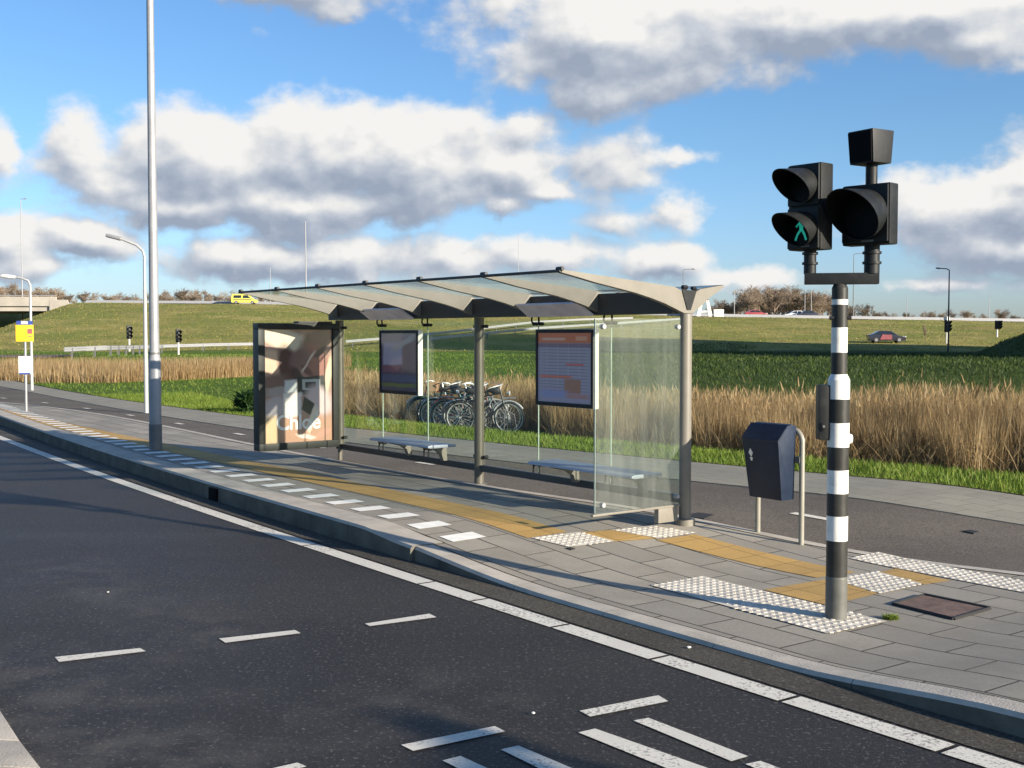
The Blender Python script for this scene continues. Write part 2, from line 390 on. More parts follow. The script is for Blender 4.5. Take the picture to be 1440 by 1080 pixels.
kerbstones('platform_kerb', PEND, 62, 1.0, KW, zhigh, .03)
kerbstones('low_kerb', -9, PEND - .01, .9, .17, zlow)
M['joint'] = mat('joint_dirt', (.045,.038,.028), .95, var=.3, vs=9, obj=False, spec=.05)
strip('kerb_joint', lambda s: kerb_c(s) + .165, lambda s: kerb_c(s) + .192, S0, PEND, .15, lambda s, t: gst(s, t) + .004, M['joint'], 1)
strip('kerb_joint', lambda s: kerb_c(s) + KW - .03, lambda s: kerb_c(s) + KW - .012, PEND, 40, .25, lambda s, t: gst(s, t) + .004, M['joint'], 1)
# drain mouth in the platform kerb
dp = st(*at(314, 703, 0).xy)
# thing: gully inlet
x, y = xy(dp[0], kerb_c(dp[0]) - .035)
gi = MB(); RX = Matrix.Rotation(A + PI / 2, 3, 'Z')
gi.box((x, y, .062), (.20, .022, .135), RX, 0); 
for k in range(3): gi.box(Vector((x, y, .062)) + RX @ Vector((0, .013, -.03 + k * .03)), (.17, .006, .007), RX, 0)
tag(gi.build('gully_inlet', [M['blackmatt'], M['iron_dark']]), 'dark gully inlet let into the raised kerb face beside the bus stop', 'gully inlet')

def quads(name, polys, z, m, mk=0, zoff=.004, lab=None):
    mb = MB()
    for poly in polys:
        mb.add([(p[0], p[1], z(p[0], p[1]) + zoff) for p in poly], [tuple(range(len(poly)))])
    o = mb.build(name, m)
    for p in o.data.polygons:
        if p.normal.z < 0: p.flip()
    return struct(o)
R0 = lambda x, y: 0.
# edge line: thermoplastic bars end to end
br = [(670,845),(787,881),(925,926),(1105,985),(1337,1053)]
sb = sorted(st(*at(a, b, 0).xy)[0] for a, b in br)
cuts = [sb[0] - 2.4, sb[0] - 1.2] + sb + [st(*at(602, 820, 0).xy)[0], st(*at(437, 767, 0).xy)[0], 12, 16, 22, 30, 60]
cuts = sorted(set(cuts)); mb = MB()
for a, b in zip(cuts, cuts[1:]):
    n = max(1, int((b - a) / .4)); vs = []
    for i in range(n + 1):
        s = a + .012 + (b - a - .024) * i / n; t = line_c(s)
        for dt in (-.068, .068): vs.append((*xy(s, t + dt), .005))
    mb.add(vs, [(2 * i, 2 * i + 1, 2 * i + 3, 2 * i + 2) for i in range(n)])
eo = mb.build('edge_line', M['paint']); struct(eo)
for p in eo.data.polygons:
    if p.normal.z < 0: p.flip()
def g2(*pts): return [tuple(at(a, b, 0).xy) for a, b in pts]
quads('crossing_markings', [g2(*q) for q in (
    [(77,925),(197,912.5),(205,917),(83,932)], [(308,899),(415,887),(423,891.5),(317,905)], [(513,878),(604,864),(614,869),(520,881.5)],
    [(815,1001),(925.6,979),(940,987.5),(830,1009)], [(564,1049),(696,1022.5),(710.5,1030),(581,1057.5)], [(388,1078),(470,1063),(480,1070),(398,1086)][:0] or [(300,1101),(418,1074),(431,1079.5),(312,1108)],
    [(890.6,1014.7),(912,1010.8),(1052,1065),(1028.7,1072)], [(813,1031.4),(837,1026),(1056,1103),(1012,1112)], [(704,1055.5),(729,1050),(900,1122),(860,1132)],
    [(622,1071),(647.5,1064.5),(830,1148),(800,1160)], [(1048,1076),(1069.5,1071.5),(1230,1132),(1206,1142)])], R0, M['paint'], zoff=.005)
# dashes down the middle of the cycle path
mc = lambda s: bike_f(s) * .56 + bike_b(s) * .44
ds = st(*onp(1152, 724).xy)[0]; mb = MB()
for k in range(-3, 18):
    s_ = ds + k * 2.6; q = [xy(s_ - .17, mc(s_ - .17) - .045), xy(s_ + .17, mc(s_ + .17) - .045), xy(s_ + .17, mc(s_ + .17) + .045), xy(s_ - .17, mc(s_ - .17) + .045)]
    if s_ > S0 + 1: mb.add([(a, b, G(a, b) + .003) for a, b in q], [(0, 1, 2, 3)])
co = mb.build('cycle_path_dashes', M['paint']); struct(co)
for p in co.data.polygons:
    if p.normal.z < 0: p.flip()
# white blocks behind the platform kerb
bc = st(*onp(640, 757).xy); off = .11 + KW; mb = MB(); s = bc[0]
while s < 60:
    t0 = kerb_c(s) + KW + .05
    q = [xy(s - .10, t0), xy(s + .10, t0 + (kerb_c(s + .1) - kerb_c(s))), xy(s + .10, t0 + .31), xy(s - .10, t0 + .31)]
    mb.add([(a, b, G(a, b) + .005) for a, b in q], [(0, 1, 2, 3)]); s += .495
wo = mb.build('white_blocks', mat('white_block', (.86,.83,.74), .75, var=.1, vs=9, obj=False, spec=.2)); struct(wo)
for p in wo.data.polygons:
    if p.normal.z < 0: p.flip()
# guidance path
y0 = st(*onp(775, 752).xy)[0]
strip('guide_strip', yel_a, yel_b, y0, 60, .3, lambda s, t: gst(s, t) + .004, M['yellow'], 1)
def poly_on(name, polys, m, zo=.004):
    mb = MB()
    for poly in polys:
        P = [onp(a, b) for a, b in poly]; n = 6
        # four corners -> grid that hugs the sloping paving
        vs = []
        for i in range(n + 1):
            for j in range(n + 1):
                u, v = i / n, j / n
                q = (P[0] * (1 - u) + P[1] * u) * (1 - v) + (P[3] * (1 - u) + P[2] * u) * v
                vs.append((q.x, q.y, G(q.x, q.y) + zo))
        mb.add(vs, [(i * (n + 1) + j, (i + 1) * (n + 1) + j, (i + 1) * (n + 1) + j + 1, i * (n + 1) + j + 1) for i in range(n) for j in range(n)])
    o = mb.build(name, m)
    for p in o.data.polygons:
        if p.normal.z < 0: p.flip()
    return struct(o)
poly_on('yellow_guide_tiles', [[(815,749),(860,746),(925,757.5),(865,762)], [(923,760),(977,752),(1203,805),(1148,813)], [(1074,830),(1168,814),(1240,834),(1164,852)], [(1232,806),(1260,800),(1337,817),(1300,822.5)]], M['yellow'])
tact = [[(747,757),(815,749),(865,762),(800,770)], [(860,746),(917.5,740),(980,750),(925,757.5)], [(915,824),(989,811),(1248,875),(1164,892)], [(1170,815),(1232,804),(1297,822),(1238,836)], [(1195,786),(1235,777),(1500,829),(1470,840)]]
poly_on('tactile_paving', tact, M['white_tile'], .006)
mb = MB()
for poly in tact:
    P = [onp(a, b) for a, b in poly]
    inv = [st(p.x, p.y) for p in P]; smin, smax = min(a for a, b in inv), max(a for a, b in inv); tmin, tmax = min(b for a, b in inv), max(b for a, b in inv)
    def inside(x, y):
        sg = 0
        for i in range(4):
            a, b = P[i], P[(i + 1) % 4]; c = (b.x - a.x) * (y - a.y) - (b.y - a.y) * (x - a.x)
            if abs(c) < 1e-9: continue
            if sg == 0: sg = 1 if c > 0 else -1
            elif sg * c < 0: return False
        return True
    s = smin + .03
    while s < smax:
        t = tmin + .03
        while t < tmax:
            x, y = xy(s, t)
            if inside(x, y):
                z = G(x, y) + .005; vs = []
                for r, h in ((.019, 0), (.014, .0045)):
                    vs += [(x + r * math.cos(k * PI / 3), y + r * math.sin(k * PI / 3), z + h) for k in range(6)]
                mb.add(vs, [(k, (k + 1) % 6, 6 + (k + 1) % 6, 6 + k) for k in range(6)] + [tuple(range(6, 12))])
            t += .06
        s += .06
struct(mb.build('tactile_studs', M['white_tile'], smooth=40))
# island kerb at the near left
I0, I1, I2 = at(-60, 900, .10), at(0, 998, .10), at(28, 1041, .10); I3, I4 = at(58, 1080, .10), at(120, 1170, .10)
mb = MB()
left = Vector((-3.0, .4, 0))
for a, b in ((I0, I1), (I1, I2), (I2, I3), (I3, I4)):
    e = (b - a) * .006
    mb.prism([a + e, a + e + left * .1, b - e + left * .1, b - e], (0, 0, 0), (0, 0, -.14))
struct(mb.build('island_kerb', M['kerb'], smooth=25, bevel=.008))
mb = MB()
ins = [p + left * .101 for p in (I0, I1, I2, I3, I4)]
mb.prism(ins + [p + left for p in reversed(ins)], (0, 0, -.006), (0, 0, -.13)); struct(mb.build('island_paving', M['tile'], smooth=25))

# ------------------------------------------------------------------ terrain
CX = np.array([-400, -96, -49, 0, 34, 96, 400]); CZ = np.array([7.6, 7.5, 7.2, 5.9, 4.9, 3.9, 3.4])
def crest(x): return float(np.interp(x, CX, CZ))
YF, YC = 128., 212.
def T(x, y):
    s, t = st(x, y); tk = t - kerb_c(min(max(s, -40), 70))
    z = gst(s, t) - .055
    z = -.4 + (z + .4) * sstep(.35, .9, tk)
    if s < 27: z -= .46 * sstep(1.3, 4.2, t - grass_c(max(s, -8))) * sstep(26, 18, s)
    if y > 60: z = z * sstep(110, 60, y)
    e = sstep(YF - 12, YC + 6, y); e = .35 * e + .65 * min(1, max(0, (y - YF) / (YC - YF)))
    xe = -80 + max(0, YC - y) * .25; f = sstep(xe - 15, xe + 2, x) if y < YC + 27 else 1
    z += crest(x) * e * f
    r = math.hypot((x - 78) / 1.0, (y - 80) / 1.15); d_ = max(0, 43 - r); h = min(30, .36 * d_ + .85 * max(0, d_ - 10.5)); z += h * sstep(0, 1.0, h)  # right mound; unseen upper slope steepened to throw a longer shadow
    z += .12 * math.sin(x * .21 + 1) * math.sin(y * .17) * sstep(30, 60, y) * (1 if y < 125 else .6)
    return z
def axis(a0, a1, fine, n):
    u = np.linspace(-1, 1, n); q = np.sinh(u * 5.2) / np.sinh(5.2)
    return np.where(q < 0, -q * a0, q * a1)
xs = np.unique(np.concatenate([axis(-900, 900, 0, 220), np.arange(-14, 14, .5), np.arange(-110, 110, 4)])); ys = np.unique(np.concatenate([axis(-60, 2600, 0, 300), np.arange(2, 40, .5), np.arange(40, 240, 3)]))
vs = [(float(x), float(y), T(float(x), float(y))) for y in ys for x in xs]; w = len(xs)
fs = [(j * w + i, j * w + i + 1, (j + 1) * w + i + 1, (j + 1) * w + i) for j in range(len(ys) - 1) for i in range(w - 1)]
mb = MB(); mb.add(vs, fs)
gm = newmat('meadow'); n, l = nt(gm); b = n['Principled BSDF']
p = pos(n, l); big = noise(n, l, p, .12, 6, .65); mid = noise(n, l, p, 1.3, 6, .7); fine = noise(n, l, p, 22, 4, .7)
sx = n.new('ShaderNodeSeparateXYZ'); l.new(p, sx.inputs[0])
green = mixc(n, l, ramp(n, l, mid, [(.35, 0.), (.65, 1.)]), (.07,.125,.014), (.13,.205,.025))
green = mixc(n, l, ramp(n, l, big, [(.5, 0.), (.75, .6)]), green, (.15,.18,.04))
shade_tint = val(n, l, 'MULTIPLY', val(n, l, 'DIVIDE', val(n, l, 'ADD', sx.outputs[0], val(n, l, 'MULTIPLY', big, 5)), 7, True), val(n, l, 'DIVIDE', val(n, l, 'SUBTRACT', sx.outputs[1], 17), 5, True))  # darker green put in for ground turned away from the sun
green = mixc(n, l, shade_tint, green, mixc(n, l, ramp(n, l, mid, [(.35, 0.), (.65, 1.)]), (.022,.042,.006), (.055,.085,.012)))
olive = mixc(n, l, ramp(n, l, noise(n, l, p, .25, 7, .7), [(.35, 0.), (.65, 1.)]), (.29,.25,.065), (.43,.36,.13))
olive = mixc(n, l, ramp(n, l, noise(n, l, p, .06, 6, .7), [(.45, 0.), (.56, .7)]), olive, (.30,.22,.09))
olive = mixc(n, l, ramp(n, l, big, [(.42, 0.), (.58, .8)]), olive, (.20,.235,.045))
zone = val(n, l, 'DIVIDE', val(n, l, 'SUBTRACT', val(n, l, 'MULTIPLY_ADD', mid, 14, c=sx.outputs[1]), 118), 14, True)
c = mixc(n, l, zone, green, olive)
c = mixc(n, l, ramp(n, l, fine, [(.3, .55), (.6, 0.)]), c, (.05,.08,.018))
l.new(c, b.inputs['Base Color']); b.inputs['Roughness'].default_value = .9; b.inputs['Specular IOR Level'].default_value = .1
q = n.new('ShaderNodeBump'); q.inputs['Strength'].default_value = 1; q.inputs['Distance'].default_value = .25
l.new(val(n, l, 'ADD', mid, val(n, l, 'MULTIPLY', fine, .25)), q.inputs['Height']); l.new(q.outputs[0], b.inputs['Normal'])
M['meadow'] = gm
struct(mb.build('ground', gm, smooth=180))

def hit(px, py, lift=0.):
    """point of the terrain seen at a surveyed bearing"""
    d = ray(px, py); k = 14.
    while k < 900:
        p = Vector((0, 0, H)) + d * k
        if p.z - lift < T(p.x, p.y): break
        k += .1 if k < 60 else .3
    return Vector((p.x, p.y, T(p.x, p.y)))

# ------------------------------------------------------------------ grass and reeds
def blades(name, P, h, w, lean, m, seg=2, bend=.3):
    """P: n x 3 feet; every blade is a bent tapering strip"""
    nb = len(P); a = RNG.uniform(0, 2 * PI, nb); side = np.stack([np.cos(a), np.sin(a), 0 * a], 1)
    b_ = RNG.uniform(0, 2 * PI, nb); ld = np.stack([np.cos(b_), np.sin(b_), 0 * b_], 1) * lean[:, None]
    up = np.array([0, 0, 1.])
    rows = []
    for k in range(seg + 1):
        u = k / seg; c = P + up * (h * u)[:, None] + ld * (h * (u * (1 - bend) + bend * u * u))[:, None]
        ww = w * (1 - u) if k == seg else w * (1 - .45 * u)
        if k == seg: rows.append(c[:, None, :])
        else: rows.append(np.stack([c - side * ww[:, None] / 2, c + side * ww[:, None] / 2], 1))
    V = np.concatenate(rows, 1); nv = V.shape[1]; V = V.reshape(-1, 3)
    loops = []; tot = []
    base = (np.arange(nb) * nv)[:, None]
    pat = []
    for k in range(seg - 1): pat += [2 * k, 2 * k + 1, 2 * k + 3, 2 * k + 2]
    pat += [2 * (seg - 1), 2 * (seg - 1) + 1, 2 * seg]
    L = (base + np.array(pat)[None, :]).reshape(-1).astype(np.int32)
    sizes = np.tile(np.array([4] * (seg - 1) + [3], np.int32), nb)
    me = bpy.data.meshes.new(name); me.vertices.add(len(V)); me.vertices.foreach_set('co', V.astype(np.float32).ravel())
    me.loops.add(len(L)); me.loops.foreach_set('vertex_index', L)
    st_ = np.concatenate([[0], np.cumsum(sizes)[:-1]]).astype(np.int32)
    me.polygons.add(len(sizes)); me.polygons.foreach_set('loop_start', st_); me.polygons.foreach_set('loop_total', sizes)
    at_ = me.attributes.new('rnd', 'FLOAT', 'POINT'); at_.data.foreach_set('value', np.repeat(RNG.uniform(0, 1, nb), nv).astype(np.float32))
    me.update(); me.validate(); me.materials.append(m)
    o = bpy.data.objects.new(name, me); C.objects.link(o); return o

M['grassb'] = blade_mat('lawn_grass', [(0., (.08,.13,.014)), (.5, (.15,.225,.024)), (.85, (.21,.275,.04)), (1., (.28,.25,.08))])
M['reed'] = blade_mat('dry_reed', [(0., (.29,.19,.085)), (.35, (.39,.27,.125)), (.7, (.48,.35,.175)), (1., (.56,.44,.26))], trans=.45)
def Tn(X, Y): return np.array([T(float(a), float(b)) for a, b in zip(X, Y)])

NV = 52000                                 # short verge by the path, then the lawns behind it
S_ = RNG.uniform(-4, 26, NV); tt = np.array([grass_c(s) for s in S_]); D = .05 + RNG.uniform(0, 1, NV) ** 1.3 * 2.6
XY = np.array([xy(s, t + d) for s, t, d in zip(S_, tt, D)])
Pg = np.column_stack([XY, Tn(XY[:, 0], XY[:, 1])])
o = blades('grass', Pg, RNG.uniform(.05, .12, NV), RNG.uniform(.006, .013, NV), RNG.uniform(.1, .8, NV), M['grassb'])
tag(o, 'short green grass growing along the path edge', 'grass', kind='stuff')
NF = 60000
Yf = 16 + RNG.uniform(0, 1, NF) ** 1.4 * 90; Xf = Yf * RNG.uniform(-.46, .46, NF)
keep = np.array([st(a, b)[1] > grass_c(st(a, b)[0]) + .3 for a, b in zip(Xf, Yf)]); Xf, Yf = Xf[keep], Yf[keep]
sz = np.clip(Yf / 30, .7, 2.6)
M['shade_tint'] = blade_mat('shade_tint_grass', [(0., (.022,.045,.007)), (.6, (.055,.092,.013)), (1., (.10,.125,.03))])  # blade greens darkened to carry the shade of the right field
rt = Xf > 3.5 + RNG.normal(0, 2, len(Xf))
for nm, kk, mm, lb in (('meadow_grass', ~rt, M['grassb'], 'longer green tufts of grass on the meadow beyond the reeds'), ('shade_tint_grass', rt, M['shade_tint'], 'long grass of the low field right of the shelter, its green darkened as shade')):
    a_, b_, z_ = Xf[kk], Yf[kk], sz[kk]; k_ = 1.6 if mm == M['shade_tint'] else 1
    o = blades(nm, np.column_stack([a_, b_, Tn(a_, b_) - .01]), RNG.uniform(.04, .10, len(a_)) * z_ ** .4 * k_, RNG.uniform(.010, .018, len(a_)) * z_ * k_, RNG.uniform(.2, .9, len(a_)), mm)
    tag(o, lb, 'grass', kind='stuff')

M['straw'] = blade_mat('rough_grass', [(0., (.22,.205,.045)), (.5, (.30,.265,.07)), (1., (.38,.32,.11))])
NE = 26000
Ye = RNG.uniform(122, 214, NE); Xe = Ye * RNG.uniform(-.47, .47, NE)
o = blades('rough_grass', np.column_stack([Xe, Ye, Tn(Xe, Ye) - .03]), RNG.uniform(.05, .18, NE), RNG.uniform(.06, .18, NE), RNG.uniform(.2, 1.2, NE), M['straw'])
tag(o, 'rough olive tussock grass on the motorway embankment', 'grass', kind='stuff')

def along(pts, n):
    P = np.array(pts); d = np.concatenate([[0], np.cumsum(np.hypot(*np.diff(P, axis=0).T))]); u = RNG.uniform(0, d[-1], n)
    return np.column_stack([np.interp(u, d, P[:, 0]), np.interp(u, d, P[:, 1])])
front = [at(a, b, -.32).xy for a, b in [(392,560),(425,574),(490,586),(600,598),(740,609),(850,619),(975,630),(1150,643),(1300,652),(1480,662),(1750,686)]]
NR = 95000
Q = along(front, NR); dd = RNG.uniform(0, 1, NR) ** 1.2 * 5.5; dd += RNG.normal(0, .12, NR)
Q = Q + dd[:, None] * np.array([.42, .91])
Q = Q + ((.35 * np.sin(Q[:, 0] * 2.3 + 1) + .3 * np.sin(Q[:, 0] * 5.1) + RNG.normal(0, .15, NR)) * np.exp(-dd / 1.2))[:, None] * np.array([.42, .91])
ok_ = ~((Q[:, 0] > -2.9) & (Q[:, 0] < .75) & (Q[:, 1] < 26.2) & (Q[:, 1] < 25.2 - .45 * Q[:, 0])); Q, dd = Q[ok_], dd[ok_]; NR = len(Q)
clump = np.sin(Q[:, 0] * 1.9 + np.sin(Q[:, 1] * 1.3) * 1.4) * .5 + np.sin(Q[:, 0] * .7 + 2) * .5
gz = Tn(Q[:, 0], Q[:, 1]); far_ = np.clip((Q[:, 1] - 15) / 12, 0, 1)
hh = (.80 - .25 * far_ + .17 * clump + RNG.uniform(-.34, .17, NR)) * np.clip(.55 + dd * .36, .4, 1.0) - .035 * dd - gz
tall = RNG.uniform(0, 1, NR) > .97; hh[tall] *= 1.22
dropz = -.30 * np.clip(dd / 2, 0, 1)
o = blades('reeds', np.column_stack([Q, Tn(Q[:, 0], Q[:, 1]) + dropz * 0]), np.clip(hh, .25, 1.9), RNG.uniform(.004, .010, NR), np.abs(RNG.normal(.0, .24, NR)) + .03, M['reed'], 3)
tag(o, 'tall golden dry reeds in the ditch behind the shelter', 'reeds', kind='stuff')
NB = 26000                                 # broken stems and dead leaves tangled below
Qb = along(front, NB) + (RNG.uniform(-.15, 1, NB) ** 1 * 3.2)[:, None] * np.array([.42, .91]); kb = ~((Qb[:, 0] > -2.9) & (Qb[:, 0] < .75) & (Qb[:, 1] < 25.2 - .45 * Qb[:, 0])); Qb = Qb[kb]; NB = len(Qb)
o = blades('reed_litter', np.column_stack([Qb, Tn(Qb[:, 0], Qb[:, 1])]), RNG.uniform(.12, .55, NB), RNG.uniform(.006, .018, NB), RNG.uniform(.2, 1.3, NB), M['reed'], 3)
tag(o, 'broken straw and dead leaves tangled at the foot of the golden reeds', 'reeds', kind='stuff')
NP = 9000                                  # feathery plumes on top
ix = RNG.choice(np.where(dd > .8)[0], NP); Pp = np.column_stack([Q[ix], Tn(Q[ix, 0], Q[ix, 1]) + hh[ix] * .86]); 
o = blades('reed_plumes', Pp, RNG.uniform(.10, .24, NP), RNG.uniform(.012, .032, NP), RNG.uniform(.1, .6, NP), M['reed'], 3)
tag(o, 'feathery pale plumes on top of the golden reeds', 'reeds', kind='stuff')
front2 = [at(a, b, .05).xy for a, b in [(-160,541),(-20,540),(60,541),(150,541),(250,536),(365,529),(430,524)]]
NL = 34000
Q = along(front2, NL); dd = RNG.uniform(0, 1, NL) * 7; Q = Q + dd[:, None] * np.array([.15, .98])
o = blades('far_reeds', np.column_stack([Q, Tn(Q[:, 0], Q[:, 1])]), (.62 + RNG.uniform(-.2, .22, NL)) * np.clip(.6 + dd * .2, .5, 1.05), RNG.uniform(.010, .024, NL), np.abs(RNG.normal(0, .15, NL)), M['reed'], 2)
tag(o, 'far band of tawny reeds beyond the left lawn', 'reeds', kind='stuff')

# ------------------------------------------------------------------ bus shelter
def sheet(name, pts, m, parent=None):
    """flat printed sheet, pts from lower left anticlockwise, with its own UV"""
    me = bpy.data.meshes.new(name); me.from_pydata([tuple(p) for p in pts], [], [(0, 1, 2, 3)]); me.materials.append(m)
    uv = me.uv_layers.new(name='UVMap')
    for d, c in zip(uv.data, ((0,0),(1,0),(1,1),(0,1))): d.uv = c
    o = bpy.data.objects.new(name, me); C.objects.link(o)
    if parent: o.parent = parent
    return o
ZB = .155
sh = empty('bus_shelter', (1.44, 9.72, ZB), math.atan2(.795, -.607))
tag(sh, 'glass bus shelter with a beige ribbed winged roof and a lit advert end', 'bus shelter')
LEN = 5.85; POST = [0, 2.93, 5.85]; RIBS = [0, .98, 1.95, 2.90, 3.85, 4.78, 5.70]
Z = lambda z: z - ZB
def oval(mb, x, y, z0, z1, rx, ry, m=0, seg=20):
    vs = [(x + rx * math.cos(2 * PI * k / seg), y + ry * math.sin(2 * PI * k / seg), z) for z in (z0, z1) for k in range(seg)]
    mb.add(vs, [(k, (k + 1) % seg, seg + (k + 1) % seg, seg + k) for k in range(seg)] + [tuple(range(seg - 1, -1, -1)), tuple(range(seg, 2 * seg))], m)
for i, a in enumerate(POST):
    mb = MB(); low = Z(.30) if i == 2 else -.05
    oval(mb, a, 0, low, Z(1.868), .048, .052)
    if i == 2: oval(mb, a, 0, -.06, low, .022, .03)
    if i < 2: oval(mb, a, 0, -.05, .012, .085, .085)
    mb.build('post', M['beige'] if i == 0 else M['greymetal'], sh, smooth=40)
mb = MB()
for a, b in ((.05, 2.88), (2.98, 5.80)): mb.box(((a + b) / 2, .0, Z(.325)), (b - a, .05, .065))
mb.build('bottom_rail', M['fascia'], sh, bevel=.006, smooth=40)
mb = MB(); mb.box((LEN / 2 + .04, .10, Z(1.965)), (LEN + .02, .05, .185)); mb.box((LEN / 2 + .04, -.10, Z(1.965)), (LEN + .02, .04, .185)); mb.box((LEN / 2 + .04, 0, Z(1.888)), (LEN, .155, .03))
mb.build('gutter_beam', M['fascia'], sh, bevel=.005, smooth=40)
top = [(1.36,2.187),(1.0,2.158),(.5,2.117),(.16,2.085),(.085,2.06),(.02,1.935),(-.02,1.935),(-.085,2.05),(-.14,2.075),(-.42,2.115)]
bot = [(-.42,2.098),(-.25,2.005),(-.12,1.915),(-.05,1.874),(.05,1.874),(.14,1.905),(.27,1.95),(.42,1.99),(.6,2.03),(.8,2.064),(1.02,2.1),(1.2,2.136),(1.36,2.166)]
for a in RIBS:
    mb = MB(); w = .055
    # two lips and a thin web: outline split into quads between matching stations
    ys = sorted(set([p[0] for p in top + bot])); tp = sorted(top); bp = sorted(bot)
    tz = [np.interp(y, [p[0] for p in tp], [p[1] for p in tp]) for y in ys]; bz = [np.interp(y, [p[0] for p in bp], [p[1] for p in bp]) for y in ys]
    vs = []
    for y, zt, zb in zip(ys, tz, bz):
        for x in (a - w / 2, a + w / 2): vs += [(x, y, Z(zb)), (x, y, Z(zt))]
    fs = []
    for i in range(len(ys) - 1):
        q = 4 * i; r = q + 4
        fs += [(q, q + 1, r + 1, r), (q + 2, r + 2, r + 3, q + 3), (q, r, r + 2, q + 2), (q + 1, q + 3, r + 3, r + 1)]
    fs += [(0, 2, 3, 1), (4 * len(ys) - 4, 4 * len(ys) - 3, 4 * len(ys) - 1, 4 * len(ys) - 2)]
    mb.add(vs, fs); rb = mb.build('roof_rib', M['beige'], sh, smooth=35)
    k = MB(); k.tube([(a - .035, 1.355, Z(2.195)), (a + .035, 1.355, Z(2.195))], .016, 10); k.build('rib_knob', M['fascia'], rb, smooth=40)
for i in range(6):
    a, b = RIBS[i] + .03, RIBS[i + 1] - .03; mb = MB(); N = 8
    vs = []
    for j in range(N + 1):
        y = .13 + (1.35 - .13) * j / N; z = 2.074 + (2.178 - 2.074) * j / N
        for x in (a, (a + b) / 2, b):
            zz = z - (.022 * (1 - j / N * .5) if x not in (a, b) else 0)
            vs += [(x, y, Z(zz)), (x, y, Z(zz + .012))]
    fs = []
    for j in range(N):
        q = 6 * j; r = q + 6
        for c in (0, 2): fs += [(q + c, q + c + 2, r + c + 2, r + c), (q + c + 1, r + c + 1, r + c + 3, q + c + 3)]
        fs += [(q, r, r + 1, q + 1), (q + 4, q + 5, r + 5, r + 4)]
    fs += [(0, 1, 3, 2), (2, 3, 5, 4)]
    mb.add(vs, fs); mb.build('roof_pane', M['roofglass'], sh, smooth=60)
    mb = MB(); mb.prism([(a, -.15, Z(2.068)), (a, -.41, Z(2.104)), (b, -.41, Z(2.104)), (b, -.15, Z(2.068))], (0,0,0), (0,0,.01)); mb.build('rear_pane', M['roofglass'], sh, smooth=30)
mb = MB(); mb.tube([(-.02, 1.366, Z(2.178)), (5.72, 1.366, Z(2.178))], .012, 8); mb.build('front_edge', M['fascia'], sh, smooth=40)
mb = MB(); mb.tube([(-.02, -.425, Z(2.108)), (5.72, -.425, Z(2.108))], .01, 8); mb.build('rear_edge', M['beige'], sh, smooth=40)
mb = MB(); mb.prism([(0, .088, Z(2.075)), (0, .02, Z(1.90)), (0, -.02, Z(1.90)), (0, -.088, Z(2.065)), (0, 0, Z(2.06))], (-.036, 0, 0), (-.028, 0, 0))
mb.tube([(-.034, .03, Z(2.085)), (-.034, .08, Z(2.085))], .018, 8); mb.tube([(-.034, -.03, Z(2.08)), (-.034, -.075, Z(2.075))], .016, 8)
mb.build('gutter_end_plate', M['black'], sh, smooth=30)
for a, b in ((1.0, 1.93), (3.95, 4.87)):
    mb = MB(); mb.prism([(a, .135, Z(1.875)), (b, .135, Z(1.875)), (b - .02, .30, Z(1.985)), (a + .02, .30, Z(1.985))], (0, 0, 0), (0, .01, -.014)); mb.build('light_panel', M['lamp'], sh, smooth=30)
edges = [.055, .95, 1.99, 2.875, 2.985, 3.93, 4.885, 5.795]
for i in (0, 1, 2, 4, 5, 6):
    a, b = edges[i] + .004, edges[i + 1] - .004; mb = MB(); mb.box(((a + b) / 2, -.03, Z(1.095)), (b - a, .010, 1.47)); mb.build('glass_panel', M['glass'], sh)
for a in (.95, 1.99, 3.93, 4.885):
    mb = MB(); mb.box((a, -.03, Z(1.095)), (.006, .011, 1.46)); mb.build('glass_edge', M['glass_rim'], sh)
mb = MB(); mb.box((0, 1.002, Z(1.06)), (.013, .004, 1.52)); mb.build('glass_edge', M['glass_rim'], sh)
for a in (.95, 1.99, 3.93, 4.885):
    for z, hang in ((.44, 0), (1.80, 1)):
        mb = MB()
        for dx in (-.045, .045):
            mb.tube([(dx, .0, 0), (dx, -.05, 0)], .017, 10)
            if hang: mb.tube([(dx, .004, 0), (dx * 1.25, .012, .03), (dx * 1.1, .01, .075)], .009, 8)
            else: mb.box((dx, -.005, -.045), (.014, .012, .08))
        mb.build('glass_clamp', M['black'], sh, smooth=40, loc=(a, 0, Z(z)))
for a in (2.85, 3.02, 5.77):
    for z in (.44, 1.78):
        mb = MB(); mb.tube([(0, .0, 0), (0, -.05, 0)], .017, 10); mb.build('glass_clamp', M['black'], sh, smooth=40, loc=(a, 0, Z(z)))
